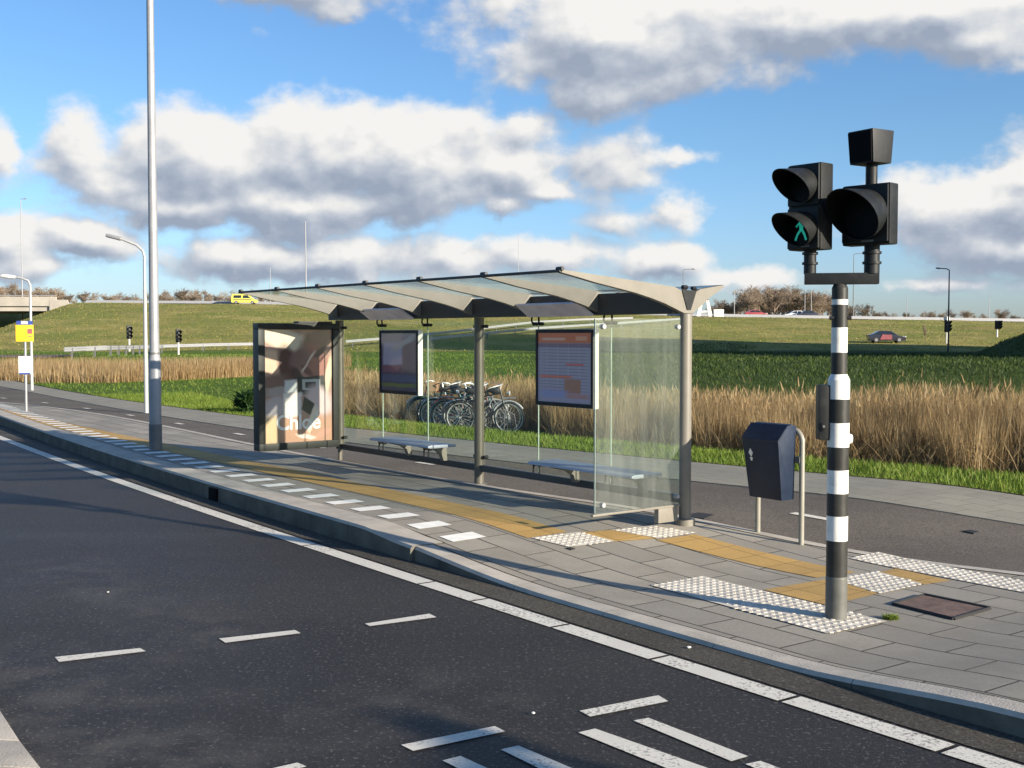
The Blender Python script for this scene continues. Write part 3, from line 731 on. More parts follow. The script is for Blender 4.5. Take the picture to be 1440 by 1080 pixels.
# end glass on the near end, with its foot and clamps
mb = MB(); mb.box((.0, .535, Z(1.06)), (.012, .93, 1.53)); mb.build('end_glass', M['sideglass'], sh)
for y, z in ((.1, .36), (.92, .36), (.1, 1.76), (.92, 1.76)):
    mb = MB(); mb.tube([(-.02, 0, 0), (.02, 0, 0)], .02, 10); mb.build('glass_clamp', M['galv'], sh, smooth=40, loc=(0, y, Z(z)))
mb = MB(); mb.box((.0, .55, Z(.285)), (.03, .96, .018)); mb.box((.02, .2, Z(.22)), (.05, .22, .13)); mb.build('end_glass_foot', M['beige'], sh, bevel=.004, smooth=40)
def bench(a, b, zt):
    r = bpy.data.objects.new('bench', None); C.objects.link(r); r.parent = sh; r.location = (a, 0, Z(zt)); L = b - a
    mb = MB(); prof = [(.05,.0),(.36,.004),(.395,-.006),(.40,-.022),(.36,-.03),(.05,-.028)]
    mb.prism([(0, y, z) for y, z in prof], (0, 0, 0), (L, 0, 0)); mb.build('seat', M['seat'], r, bevel=.004, smooth=40)
    for x in (.22, L - .28):
        mb = MB(); pr = [(.36,-.031),(.04,-.031),(.03,-.19),(.075,-.19),(.10,-.12),(.16,-.08),(.27,-.055)]
        mb.prism([(x, y, z) for y, z in pr], (-.03, 0, 0), (.03, 0, 0)); mb.build('bracket', M['beige'], r, smooth=30)
bench(.22, 1.62, .53); bench(3.28, 4.47, .545)
def timetable(a, b, m):
    z0, z1 = 1.025, 1.748
    mb = MB(); mb.box(((a + b) / 2, .04, Z((z0 + z1) / 2)), (b - a, .06, z1 - z0)); c_ = mb.build('timetable_case', M['white'], sh, bevel=.006, smooth=40)
    mb = MB()
    for x0, x1, q0, q1 in ((a + .004, b - .004, z1 - .035, z1 - .004), (a + .004, b - .004, z0 + .004, z0 + .04), (a + .004, a + .03, z0 + .04, z1 - .035), (b - .03, b - .004, z0 + .04, z1 - .035)):
        mb.box(((x0 + x1) / 2, .076, Z((q0 + q1) / 2)), (x1 - x0, .012, q1 - q0))
    mb.build('frame', M['black'], c_, smooth=30)
    sheet('poster', [(b - .03, .0735, Z(z0 + .04)), (a + .03, .0735, Z(z0 + .04)), (a + .03, .0735, Z(z1 - .035)), (b - .03, .0735, Z(z1 - .035))], m, c_)
rows = [(.5,.80-.045*i,.42,.004,0,.6,1,(.20,.17,.24)) for i in range(15)]
cols = [(.18+.2*i,.5,.004,.3,0,.6,1,(.50,.45,.52)) for i in range(4)]
P2 = picture('route_map_print', (.42,.36,.43), [(.5,.93,.6,.075,0,.04,1,(.70,.17,.06)),(.3,.91,.22,.02,0,.5,1,(.80,.42,.30)),(.82,.92,.1,.03,0,.5,1,(.80,.36,.2)),(.5,.82,.6,.03,0,.2,1,(.26,.16,.22))] + rows + cols +
    [(.70,.55,.16,.014,0,.4,1,(.72,.16,.14)),(.34,.37,.3,.018,0,.4,1,(.75,.2,.12)),(.66,.24,.15,.10,0,.15,1,(.42,.20,.13)),(.3,.12,.25,.05,0,1,1,(.34,.33,.52)),(.75,.10,.2,.03,0,1,1,(.5,.25,.22))], nz=.004)
P1 = picture('city_print', (.075,.06,.09), [(.5,.93,.6,.12,0,.8,1,(.36,.31,.31)),(.36,.64,.30,.20,0,.35,1,(.42,.38,.46)),(.80,.62,.2,.28,0,.6,1,(.30,.19,.17)),(.3,.38,.25,.06,0,.8,1,(.22,.08,.12)),(.5,.22,.6,.06,0,.9,1,(.09,.10,.17)),(.5,.10,.5,.03,0,.8,1,(.17,.18,.04)),(.62,.82,.3,.05,20,1,1,(.5,.44,.4))], nz=.05)
timetable(1.07, 1.90, P2); timetable(3.97, 4.78, P1)
# lit advert case on the far end, standing out towards the road
ad = bpy.data.objects.new('advert_case', None); C.objects.link(ad); ad.parent = sh; ad.location = (LEN, 0, Z(.33))
mb = MB(); W0, W1, HT = .055, 1.11, 1.50
for y0, y1, q0, q1 in ((W0, W1, HT - .075, HT), (W0, W1, 0, .085), (W0, W0 + .075, .085, HT - .075), (W1 - .085, W1, .085, HT - .075)):
    mb.box((0, (y0 + y1) / 2, (q0 + q1) / 2), (.15, y1 - y0, q1 - q0))
mb.box((0, (W0 + W1) / 2, HT / 2), (.08, W1 - W0 - .17, HT - .17)); mb.build('frame', M['adframe'], ad, bevel=.008, smooth=40)
for z in (.2, 1.3):
    mb = MB(); mb.box((.02, .03, z), (.05, .06, .06)); mb.build('bracket', M['fascia'], ad)
mb = MB(); mb.box((.0, .36, HT + .012), (.13, .45, .022)); mb.build('top_cap', M['fascia'], ad, bevel=.004, smooth=40)
PA = picture('perfume_print', (.52,.33,.26), [(.29,.92,.36,.09,-8,.6,0,(.95,.82,.60)),(.10,.71,.20,.11,0,.7,0,(.88,.62,.42)),(.34,.68,.13,.19,28,.7,0,(.13,.055,.04)),(.10,.51,.26,.10,10,.8,0,(.24,.14,.12)),
    (.76,.90,.24,.10,15,.8,0,(.25,.16,.13)),(.74,.70,.22,.16,-20,.8,0,(.42,.17,.13)),(.52,.74,.16,.10,20,.8,0,(.30,.16,.14)),(.82,.80,.10,.03,30,.8,0,(.14,.08,.07)),(.62,.64,.10,.03,-25,.8,0,(.20,.07,.06)),(.64,.71,.13,.012,40,.9,1,(.86,.68,.58)),(.95,.60,.05,.17,-18,.8,0,(.93,.80,.55)),(.47,.60,.10,.05,-35,.8,0,(.10,.05,.04)),
    (.28,.47,.26,.035,5,.9,1,(.45,.40,.38)),(.68,.50,.21,.085,2,.25,1,(.025,.03,.026)),(.68,.505,.13,.052,0,.2,1,(.58,.61,.60)),(.67,.50,.075,.03,0,.25,1,(.03,.028,.03)),(.38,.50,.085,.055,0,.6,1,(.84,.86,.84)),
    (.14,.30,.18,.11,20,.7,0,(.55,.50,.53)),(.80,.36,.2,.13,-15,.8,0,(.76,.62,.62)),(.40,.33,.13,.11,0,.25,1,(.86,.83,.79)),(.63,.31,.085,.06,-22,.4,1,(.025,.032,.026)),(.45,.41,.1,.015,5,.7,1,(.9,.8,.78)),
    (.5,.10,.7,.12,0,.8,1,(.60,.34,.22)),(.10,.11,.09,.12,0,.8,1,(.78,.58,.33)),(.21,.10,.025,.13,0,.8,1,(.52,.34,.22)),(.70,.20,.04,.12,-35,.8,1,(.97,.86,.68)),(.85,.06,.12,.03,15,.9,0,(.72,.36,.26)),(.60,.05,.14,.02,-8,.9,0,(.97,.84,.70))], nz=.05, ink=.72)
u0, u1, v0, v1 = W0 + .075, W1 - .085, .085, HT - .075
sheet('poster', [(-.043, u1, v0), (-.043, u0, v0), (-.043, u0, v1), (-.043, u1, v1)], PA, ad)
sheet('rear_poster', [(.043, u0, v0), (.043, u1, v0), (.043, u1, v1), (.043, u0, v1)], mat('pale_print', (.5,.47,.43), .4), ad)
tc = bpy.data.curves.new('lettering', 'FONT'); tc.body = 'Chloé'; tc.size = .25; tc.offset = .005; tc.extrude = .0015; tc.align_x = 'CENTER'; tc.space_character = .95
to = bpy.data.objects.new('lettering_source', tc); C.objects.link(to)
bpy.context.view_layer.update(); me = bpy.data.meshes.new_from_object(to.evaluated_get(bpy.context.evaluated_depsgraph_get())); bpy.data.objects.remove(to)
me.name = 'lettering'; me.materials.append(M['white']); lo = bpy.data.objects.new('lettering', me); C.objects.link(lo); lo.parent = ad
lo.matrix_local = Matrix(((0, 0, -1, -.0475), (-1, 0, 0, (u0 + u1) / 2 + .01), (0, 1, 0, v0 + .155), (0, 0, 0, 1)))

# ------------------------------------------------------------------ traffic signal
sg = empty('traffic_signal', (SB.x, SB.y, .02))
tag(sg, 'pedestrian crossing signal on a black and white banded pole showing a green man', 'traffic signal')
K = 1 / 240.
def zy(y): return (873 - y) * K
mb = MB()
def ring(mb, z0, z1, r0, r1, m, seg=28, cx=0, cy=0):
    vs = [(cx + r * math.cos(2 * PI * k / seg), cy + r * math.sin(2 * PI * k / seg), z) for z, r in ((z0, r0), (z1, r1)) for k in range(seg)]
    mb.add(vs, [(k, (k + 1) % seg, seg + (k + 1) % seg, seg + k) for k in range(seg)], m)
LOW, UPP = .0615, .0465
bands = [(761,726,1),(726,694,0),(694,661,1),(661,628.5,0),(628.5,594.3,1),(594.3,561,0)]
seq = [(815,761,0),(761,726,1),(726,694,0),(694,661,1),(661,628.5,0),(628.5,594.3,1),(594.3,561,0),(561,534,1)]
seq = [(815,761,1),(761,726,0),(726,694,1),(694,661,0),(661,628.5,1),(628.5,594.3,0),(594.3,561,1),(561,534,0)]
for y0, y1, m in seq: ring(mb, zy(y0), zy(y1), LOW if y0 > 660 else LOW + .002 * (y0 <= 661), LOW + .002 * (y1 < 661), m)
ring(mb, zy(534), zy(526), LOW + .002, UPP, 0)
for y0, y1, m in ((526,495.5,1),(495.5,460.4,0),(460.4,428.5,1),(428.5,421,0),(421,405,1)): ring(mb, zy(y0), zy(y1), UPP, UPP, m)
ring(mb, zy(405), zy(399), UPP, .034, 1)
mb.build('pole', [M['white'], M['pblack']], sg, smooth=40)
mb = MB(); oval(mb, 0, 0, -.05, zy(815), .063, .063); ring(mb, zy(815), zy(812), .063, LOW, 0); mb.build('base_sleeve', M['sleeve'], sg, smooth=40)
mb = MB(); mb.box((-.082, .02, zy(580)), (.075, .10, .325)); bb = mb.build('push_button_box', M['black'], sg, bevel=.018, smooth=50)
mb = MB(); mb.tube([(-.10, -.03, zy(600)), (-.115, -.036, zy(600))], .024, 14); mb.build('push_button', M['black'], bb, smooth=40)
mb = MB(); mb.tube([(.05, -.01, zy(617)), (.078, -.012, zy(617))], [.034, .026], 14); mb.build('cable_cap', M['white'], sg, smooth=40)
for x in (-.052, .05):
    mb = MB(); mb.tube([(x - .012, -.02, zy(447)), (x + .012, -.02, zy(447))], .012, 8); mb.build('bolt', M['black'], sg, smooth=40)
# yoke
bd = Vector((.985, -.17, 0)); mb = MB(); RB = Matrix.Rotation(math.atan2(bd.y, bd.x), 3, 'Z')
mb.box(Vector((0, 0, zy(392))) + bd * .008, (.42, .07, .066), RB)
mb.build('yoke_bar', M['black'], sg, bevel=.006, smooth=40)
for d, y0 in ((-.172, 350), (.178, 345)):
    mb = MB(); c = bd * d
    mb.tube([(c.x, c.y, zy(385)), (c.x, c.y, zy(y0))], .036 if d < 0 else .044, 16)
    for q in (358, 372): mb.tube([(c.x, c.y, zy(q)), (c.x, c.y, zy(q - 3.5))], .046 if d < 0 else .054, 16)
    mb.build('yoke_arm', M['black'], sg, smooth=40)
def visor(mb, c, r, L0, L1, droop=.0, seg=36):
    """open-bottomed hood, long on top; grows towards -y"""
    vs = []
    for wall in (0, 1):
        rr = r - .004 * wall
        for j in range(7):
            for k in range(seg):
                a = 2 * PI * k / seg; u = j / 6; L = L0 + (L1 - L0) * ((1 + math.cos(a)) / 2) ** 1.15
                q = rr * (1 + .06 * u); y = -L * u
                vs.append((c[0] + q * math.sin(a), c[1] + y, c[2] + q * math.cos(a) - droop * u * L / L1))
    n = 7 * seg; fs = []; mi = []
    for wall in (0, 1):
        for j in range(6):
            for k in range(seg):
                q = (wall * n + j * seg + k, wall * n + j * seg + (k + 1) % seg, wall * n + (j + 1) * seg + (k + 1) % seg, wall * n + (j + 1) * seg + k)
                mb.add([], [], 0); fs.append(q if wall == 0 else q[::-1]); mi.append(wall)
    for k in range(seg): fs.append((6 * seg + k, 6 * seg + (k + 1) % seg, n + 6 * seg + (k + 1) % seg, n + 6 * seg + k)); mi.append(0)
    b0 = len(mb.v); mb.v += vs; mb.f += [tuple(i + b0 for i in f) for f in fs]; mb.m += mi
def head(name, loc, rz, w, d, zs, r, L0, L1, hgt):
    h = bpy.data.objects.new(name, None); C.objects.link(h); h.parent = sg; h.location = loc; h.rotation_euler = (0, 0, rz)
    mb = MB(); mb.box((0, 0, hgt / 2), (w, d, hgt)); 
    mb.build('housing', M['black'], h, bevel=.012, smooth=50)
    mb = MB()
    for z in zs:
        mb.box((0, -d / 2 - .008, z), (w - .012, .02, min(hgt / len(zs) - .014, w + .03)))
    mb.build('front_door', M['black'], h, bevel=.008, smooth=50)
    mb = MB(); mb.box((.02, -d / 2 - .0195, .022), (w * .26, .004, .013)); mb.build('maker_plate', M['galv_dark'], h)
    for z in zs:
        mb = MB(); visor(mb, (0, -d / 2 - .016, z), r, L0, L1, .03); mb.build('visor', [M['black'], M['blackmatt']], h, smooth=50)
        mb = MB(); vs = [(0, -d / 2 - .035, z)]
        mb.tube([(0, -d / 2 - .018, z), (0, -d / 2 - .026, z)], r - .008, 28); lens = mb.build('lens', M['lens'], h, smooth=40)
    return h, d
HA = -54
ph, d_ = head('pedestrian_head', (bd.x * -.172 - .0, bd.y * -.172 + .0, zy(352)), R(-49), .225, .12, (.375, .125), .098, .02, .235, .50)
# green walking man
mb = MB(); yv = -d_ / 2 - .0285
def stroke(a, b, w):
    a, b = Vector((a[0], yv, a[1])), Vector((b[0], yv, b[1])); t = (b - a).normalized(); n_ = Vector((-t.z, 0, t.x)) * w / 2
    mb.prism([a - n_, b - n_, b + n_, a + n_], (0, 0, 0), (0, -.002, 0))
mz = .125
mb.tube([(-.006, yv, mz + .058), (-.006, yv - .002, mz + .058)], .0135, 12)
for a, b, w in (((-.004,.042),(.0,-.006),.026),((.0,-.004),(-.026,-.036),.014),((-.026,-.036),(-.040,-.070),.012),((.002,-.004),(.022,-.038),.014),((.022,-.038),(.034,-.070),.012),((-.006,.038),(-.036,.008),.010),((-.002,.038),(.026,.006),.010)):
    stroke((a[0], mz + a[1]), (b[0], mz + b[1]), w)
mb.build('green_man', M['green_lamp'], ph)
vh, _ = head('warning_head', (bd.x * .165, bd.y * .165, zy(346)), R(-45), .298, .10, (.178,), .142, .03, .285, .35)
# detector box on its own stem
dx = bd * .17
mb = MB(); mb.tube([(dx.x, dx.y, zy(262)), (dx.x, dx.y, zy(232))], .034, 14); mb.build('detector_stem', M['black'], sg, smooth=40)
det = bpy.data.objects.new('detector_box', None); C.objects.link(det); det.parent = sg; det.location = (dx.x, dx.y, zy(234)); det.rotation_euler = (0, 0, R(-58))
mb = MB(); mb.box((0, -.01, .095), (.185, .18, .19), None, None, .95, .84); mb.build('housing', M['black'], det, bevel=.008, smooth=50)
mb = MB(); vs = [(-.088,-.094,.012),(.088,-.094,.012),(.094,-.1075,.18),(-.094,-.1075,.18)]
mb.prism([(x * .9, y, z) for x, y, z in vs], (0, -.001, 0), (0, .01, 0)); mb.build('window', M['blackmatt'], det)

s2 = copy_tree(sg); s2.location = (7.85, -1.2, .09); tag(s2, 'second banded crossing signal on the pavement right of the viewer, shading the crossing bars', 'traffic signal')

# ------------------------------------------------------------------ litter bin
bz = G(2.13, 9.3)
lb = empty('litter_bin', (2.13, 9.30, bz), R(-54))
tag(lb, 'dark blue litter bin with sloped hood hung on a cream tube hoop', 'litter bin')
def zb(z): return z - bz
mb = MB()
hoop = [(-.225, 0, -.05), (-.225, 0, zb(.86))] + [(-.225 + .09 * (1 - math.cos(a)), 0, zb(.86) + .09 * math.sin(a)) for a in np.linspace(.2, PI / 2, 6)] + \
       [(.135 + .09 * math.sin(a), 0, zb(.86) + .09 * math.cos(a)) for a in np.linspace(0, PI / 2 - .2, 6)] + [(.225, 0, zb(.86)), (.225, 0, -.05)]
mb.tube(hoop, .0215, 14); mb.build('hoop', M['creamtube'], lb, smooth=50)
mb = MB(); W = .185
prof = [(-.165,.405),(-.022,.405),(-.022,.985),(-.075,1.0),(-.125,.985),(-.235,.875),(-.228,.83)]
prof = [(y, zb(z)) for y, z in prof]
n_ = len(prof); vs = [(-W * (.90 if z < zb(.5) else 1), y, z) for y, z in prof] + [(W * (.90 if z < zb(.5) else 1), y, z) for y, z in prof]
mb.add(vs, [tuple(range(n_)), tuple(range(2 * n_ - 1, n_ - 1, -1))] + [(i, n_ + i, n_ + (i + 1) % n_, (i + 1) % n_) for i in range(n_)])
bo = mb.build('body', M['navy'], lb, bevel=.012, smooth=40)
mb = MB(); mb.prism([(-W - .006, -.243, zb(.872)), (W + .006, -.243, zb(.872)), (W + .006, -.129, zb(.992)), (-W - .006, -.129, zb(.992))], (0, 0, .004), (0, .006, -.006)); mb.build('hood', M['navy'], bo, bevel=.002, smooth=40)
mb = MB(); q = lambda x, z: (x, -.2302 + (.83 - z) * .195 - .003, zb(z))
for tri in ([(-.105,.80),(-.083,.765),(-.105,.73),(-.127,.765)], [(-.120,.728),(-.112,.70),(-.098,.70),(-.090,.728)]): mb.prism([q(x, z) for x, z in tri], (0, -.002, 0), (0, .001, 0))
mb.build('emblem', M['white'], bo)
for x in (-.2, .2):
    mb = MB(); mb.box((x, -.012, zb(.72)), (.045, .03, .05)); mb.build('bracket', M['galv_dark'], lb)

# ------------------------------------------------------------------ lamp posts and signs
def lamp_post(name, foot, prof, arm, label, m, group=None, headm=None, hl=.5, cat='lamp post'):
    r = empty(name, foot); tag(r, label, cat, group)
    mb = MB(); mb.tube([(0, 0, z) for z, q in prof], [q for z, q in prof], 20); mb.build('pole', m, r, smooth=40)
    if arm:
        mb = MB(); mb.tube(arm, [prof[-1][1] * .95] * len(arm), 10); mb.build('arm', m, r, smooth=40)
        e = Vector(arm[-1]); t = (e - Vector(arm[-2])).normalized()
        mb = MB(); mb.tube([e - t * .05, e + t * hl * .2, e + t * hl * .8, e + t * hl], [.04, .1 * hl * 1.6, .1 * hl * 1.6, .03], 12); hd = mb.build('lamp_head', headm or M['galv'], r, smooth=50)
    return r
f = onp(219, 632)
lp = lamp_post('lamp_post', f, [(.33,.080),(1.22,.079),(1.24,.072),(1.30,.070),(1.34,.064),(6.2,.045),(9.0,.036)], [(0,0,8.95),(.06,-.03,9.15),(.3,-.2,9.3),(.6,-.45,9.35)], 'tall grey tapering lamp post standing beside the advert panel by the kerb', M['galv'])
mb = MB(); mb.tube([(0,0,-.1),(0,0,.34)], .085, 24); mb.build('base_section', M['galv_dark'], lp, smooth=40)
mb = MB(); mb.tube([(0,0,1.27),(0,0,1.30)], .0745, 24); mb.build('collar', M['galv_dark'], lp, smooth=40)
f = onp(206, 581)
lamp_post('lamp_post', f, [(-.1,.042),(1,.042),(3.0,.028),(3.06,.026)], [(0,0,3.04),(-.03,0,3.16),(-.15,0,3.27),(-.42,-.02,3.38),(-.5,-.02,3.40)], 'slim pale lamp post with curved arm beside the cycle path', M['whitepole'], headm=M['galv'], hl=.24)
f = onp(45, 549)
lamp_post('lamp_post', f, [(-.1,.045),(2.9,.032)], [(0,0,2.88),(-.05,0,3.0),(-.25,0,3.08),(-.45,0,3.1)], 'slim pale lamp post behind the yellow bus stop flag', M['whitepole'], headm=M['white'], hl=.35)
f = onp(37, 578)
bs = empty('bus_stop_sign', f, R(14)); tag(bs, 'bus stop pole with a yellow flag and a white notice below', 'bus stop sign')
mb = MB(); mb.tube([(0,0,-.1),(0,0,1.80)], .026, 12); mb.build('pole', M['galv'], bs, smooth=40)
mb = MB(); mb.box((0,-.035,1.56), (.33,.02,.33)); fl = mb.build('flag', M['sign_yellow'], bs, bevel=.004, smooth=40)
mb = MB(); mb.box((0,-.03,1.768), (.30,.024,.075), None, 0); mb.box((-.0,-.046,1.768), (.12,.008,.05), None, 1); mb.build('line_number_plate', [M['sign_blue'], M['white']], bs)
mb = MB(); mb.box((.10,-.049,1.60), (.09,.006,.10), None, 0); mb.box((.10,-.049,1.50), (.07,.006,.02), None, 0); mb.build('red_mark', M['carpink'], fl)
mb = MB(); mb.box((-.01,-.035,.92), (.225,.016,.36), None, 0); mb.box((-.01,-.046,.755), (.21,.004,.03), None, 1); mb.build('notice', [M['white'], M['sign_blue']], bs)

# ------------------------------------------------------------------ ironwork and small things on the ground
def plate(name, poly, m, label, cat, fr=None):
    P = [onp(a, b) for a, b in poly]; c = sum(P, Vector()) / 4; mb = MB()
    cz = [G(p.x, p.y) for p in P]
    mb.prism([(p.x, p.y, z + .004) for p, z in zip(P, cz)], (0,0,.004), (0,0,-.05), 0)
    if fr:
        for i in range(4):
            a, b = P[i], P[(i + 1) % 4]; e = (b - a).normalized(); mb.tube([a + Vector((0,0,.006)), b + Vector((0,0,.006))], .012, 6, 1)
    return tag(mb.build(name, [m, fr or m], smooth=30), label, cat)
plate('access_cover', [(1256,851),(1299,838),(1392,857),(1341,872)], M['iron'], 'rusty brown iron access cover set in the slabs right of the signal pole', 'access cover', M['iron_dark'])
plate('drain_cover', [(966,727),(981,721.5),(1004,724.5),(990,730.5)], M['iron_dark'], 'small dark iron drain cover beside the near shelter post', 'drain cover')
plate('valve_cover', [(796,772),(802,770.5),(809,772.5),(803,774)], M['iron_dark'], 'tiny dark valve cover at the tip of the white tactile square', 'valve cover')
plate('surface_box', [(1355,747.5),(1364,746),(1378,749),(1369,751)], M['iron_dark'], 'small dark iron surface box lying in the cycle path', 'surface box')
def scrap(px, py, r, label):
    p = at(px, py, .008); bm = bmesh.new(); bmesh.ops.create_icosphere(bm, subdivisions=2, radius=r)
    for v in bm.verts: v.co *= RNG.uniform(.7, 1.15); v.co.z = v.co.z * .5 + r * .3
    me = bpy.data.meshes.new('litter'); bm.to_mesh(me); bm.free(); me.materials.append(M['white']); o = bpy.data.objects.new('paper_scrap', me); C.objects.link(o); o.location = p; tag(o, label, 'litter')
scrap(750, 1003, .009, 'tiny white paper scrap lying on the open road near the crossing bars')
scrap(969, 911, .012, 'small white paper scrap in the gutter below the kerb')
scrap(152, 833, .008, 'tiny white scrap far out on the dark road at left')
NT = 260; p0 = onp(1252, 871)
Pt = np.column_stack([p0.x + RNG.normal(0, .02, NT), p0.y + RNG.normal(0, .012, NT), np.full(NT, G(p0.x, p0.y))])
tag(blades('weed_tuft', Pt, RNG.uniform(.015, .04, NT), RNG.uniform(.004, .007, NT), RNG.uniform(.3, 1.2, NT), M['grassb']), 'small green weed tuft between slabs at the corner of the tactile paving', 'weed')

# ------------------------------------------------------------------ bicycles in a rack
def bicycle(m_frame, basket):
    r = empty('bicycle', (0, 0, 0))
    RW, WB = .335, .53
    for x in (-WB, WB):
        mb = MB(); mb.torus((x, 0, RW), RW - .016, .018, seg=36, sec=6); wh = mb.build('wheel', M['rubber'], r, smooth=60)
        mb = MB(); mb.torus((x, 0, RW), RW - .042, .011, seg=32, sec=5)
        for k in range(18):
            a = 2 * PI * k / 18; mb.tube([(x, .02 * (-1) ** k, RW), (x + math.cos(a) * (RW - .045), 0, RW + math.sin(a) * (RW - .045))], .0022, 3, cap=False)
        mb.tube([(x, -.05, RW), (x, .05, RW)], .02, 8); mb.build('rim', M['chrome'], wh, smooth=60)
        mb = MB(); pa = [(x + math.cos(a) * (RW + .025), 0, RW + math.sin(a) * (RW + .025)) for a in (np.linspace(.1, 2.9, 14) if x < 0 else np.linspace(.6, 2.7, 11))]; mb.tube(pa, .016, 6); mb.build('mudguard', M['chrome'] if x > 0 else m_frame, r, smooth=60)
    S = (-.17, 0, .30); B = (-.17 + .12, 0, .28); ST = (-.24, 0, .80); HD = (.36, 0, .86); HB = (.42, 0, .62)
    mb = MB()
    for p, q, w in (((-.05,0,.28), ST, .017), ((-.05,0,.28), HB, .019), ((-.22,0,.74), HD, .016), ((-.05,0,.28), (-WB,0,RW), .012), ((-.22,0,.74), (-WB,.03,RW), .009), ((-.22,0,.74), (-WB,-.03,RW), .009), (HD, (.34,0,.94), .014), (HD, HB, .02)): mb.tube([p, q], w, 8)
    for y in (-.045, .045): mb.tube([(HB[0],y*.6,HB[2]),(.46,y,.55),(WB,y,RW)], .011, 6)
    mb.build('frame', m_frame, r, smooth=60)
    mb = MB(); mb.tube([(-.42,0,.90),(-.34,0,.905),(-.2,0,.895),(-.12,0,.89)], [.03,.085,.05,.02], 10); mb.tube([(-.26,0,.88),ST], .012, 6); mb.build('saddle', M['rubber'], r, smooth=60)
    mb = MB(); mb.tube([(.17,-.28,.98),(.30,-.27,1.02),(.36,-.12,1.03),(.36,.12,1.03),(.30,.27,1.02),(.17,.28,.98)], .011, 6); mb.tube([(.36,0,1.03),(.34,0,.92)], .013, 6); mb.build('handlebar', M['chrome'], r, smooth=60)
    mb = MB(); mb.tube([(.50,0,.86),(.55,0,.86)], [.035,.05], 12); mb.build('headlight', M['chrome'], r, smooth=60)
    mb = MB(); mb.box((-.55,0,.745), (.34,.13,.012))
    for y in (-.06,.06): mb.tube([(-.55,y,.74),(-WB,y*.7,RW)], .006, 5)
    mb.build('rear_carrier', m_frame, r)
    mb = MB(); mb.tube([(-.05,-.04,.28),(-.05,.04,.28)], .085, 16); mb.tube([(-.05,.05,.28),(.05,.06,.16)], .01, 5); mb.tube([(-.05,-.05,.28),(-.15,-.06,.40)], .01, 5); mb.box((.06,.10,.155),(.09,.07,.02)); mb.box((-.16,-.10,.405),(.09,.07,.02)); mb.build('crankset', M['galv_dark'], r, smooth=40)
    if basket: mb = MB(); mb.box((.56,0,.94), (.24,.32,.22), None, None, .8, .8); mb.build('basket', basket, r, bevel=.01, smooth=40)
    return r
bmats = [mat('frame_black', (.02,.02,.022), .35), mat('frame_grey', (.26,.27,.28), .4, .3), mat('frame_teal', (.05,.13,.13), .4), mat('frame_maroon', (.15,.03,.03), .4)]
wick = mat('wicker_brown', (.28,.17,.09), .9)
blab = ['black bicycle with bright rims nearest the right end of the bicycle row', 'grey bicycle second in the row seen beside the middle shelter post', 'teal bicycle with a brown basket third in the row behind the glass',
        'maroon framed bicycle in the middle of the bicycle row', 'black bicycle with brown basket behind the middle of the row', 'grey bicycle with basket second from the far end of the row', 'teal bicycle at the far left end of the row', 'maroon bicycle furthest back in the row']
protos = {}
b0 = at(684, 612, -.36)
for i in range(8):
    key = (i % 4, i in (2, 4, 5))
    if key in protos: o = copy_tree(protos[key])
    else: o = protos[key] = bicycle(bmats[key[0]], wick if key[1] else None)
    x, y = b0.x - .15 * i + (.06 if i % 2 else -.03), b0.y + .24 * i
    o.location = (x, y, T(x, y) + .03); o.scale = (.97, .97, .97); o.rotation_euler = (R(3 * (-1) ** i), 0, R((180 if i % 3 == 1 else 0) - 9 + (i * 37 % 11) - 5)); tag(o, blab[i], 'bicycle', 'bicycles parked behind the shelter')
x0, y0_ = b0.x + .52, b0.y - .1
rk = empty('bicycle_rack', (x0, y0_, T(x0, y0_))); tag(rk, 'low dark steel bicycle rack holding the front wheels', 'bicycle rack')
mb = MB()
for d in (-.12, .12): mb.tube([(d, 0, .10), (d - 1.2, 1.95, .10)], .022, 8)
mb.build('base_rail', M['galv_dark'], rk, smooth=40)
for i in range(9):
    c = Vector((-.15 * i, .24 * i - .12, 0)); mb = MB(); mb.tube([c + Vector((-.16,0,.08)), c + Vector((-.15,0,.42)), c + Vector((-.06,0,.5)), c + Vector((.05,0,.42)), c + Vector((.10,0,.08))], .011, 6); mb.build('hoop', M['galv_dark'], rk, smooth=50)
mb = MB(); mb.box((-.12,.1,.04), (.2,.2,.1)); mb.box((-1.0,1.75,.04), (.2,.2,.1)); mb.build('foot', M['concrete'], rk)

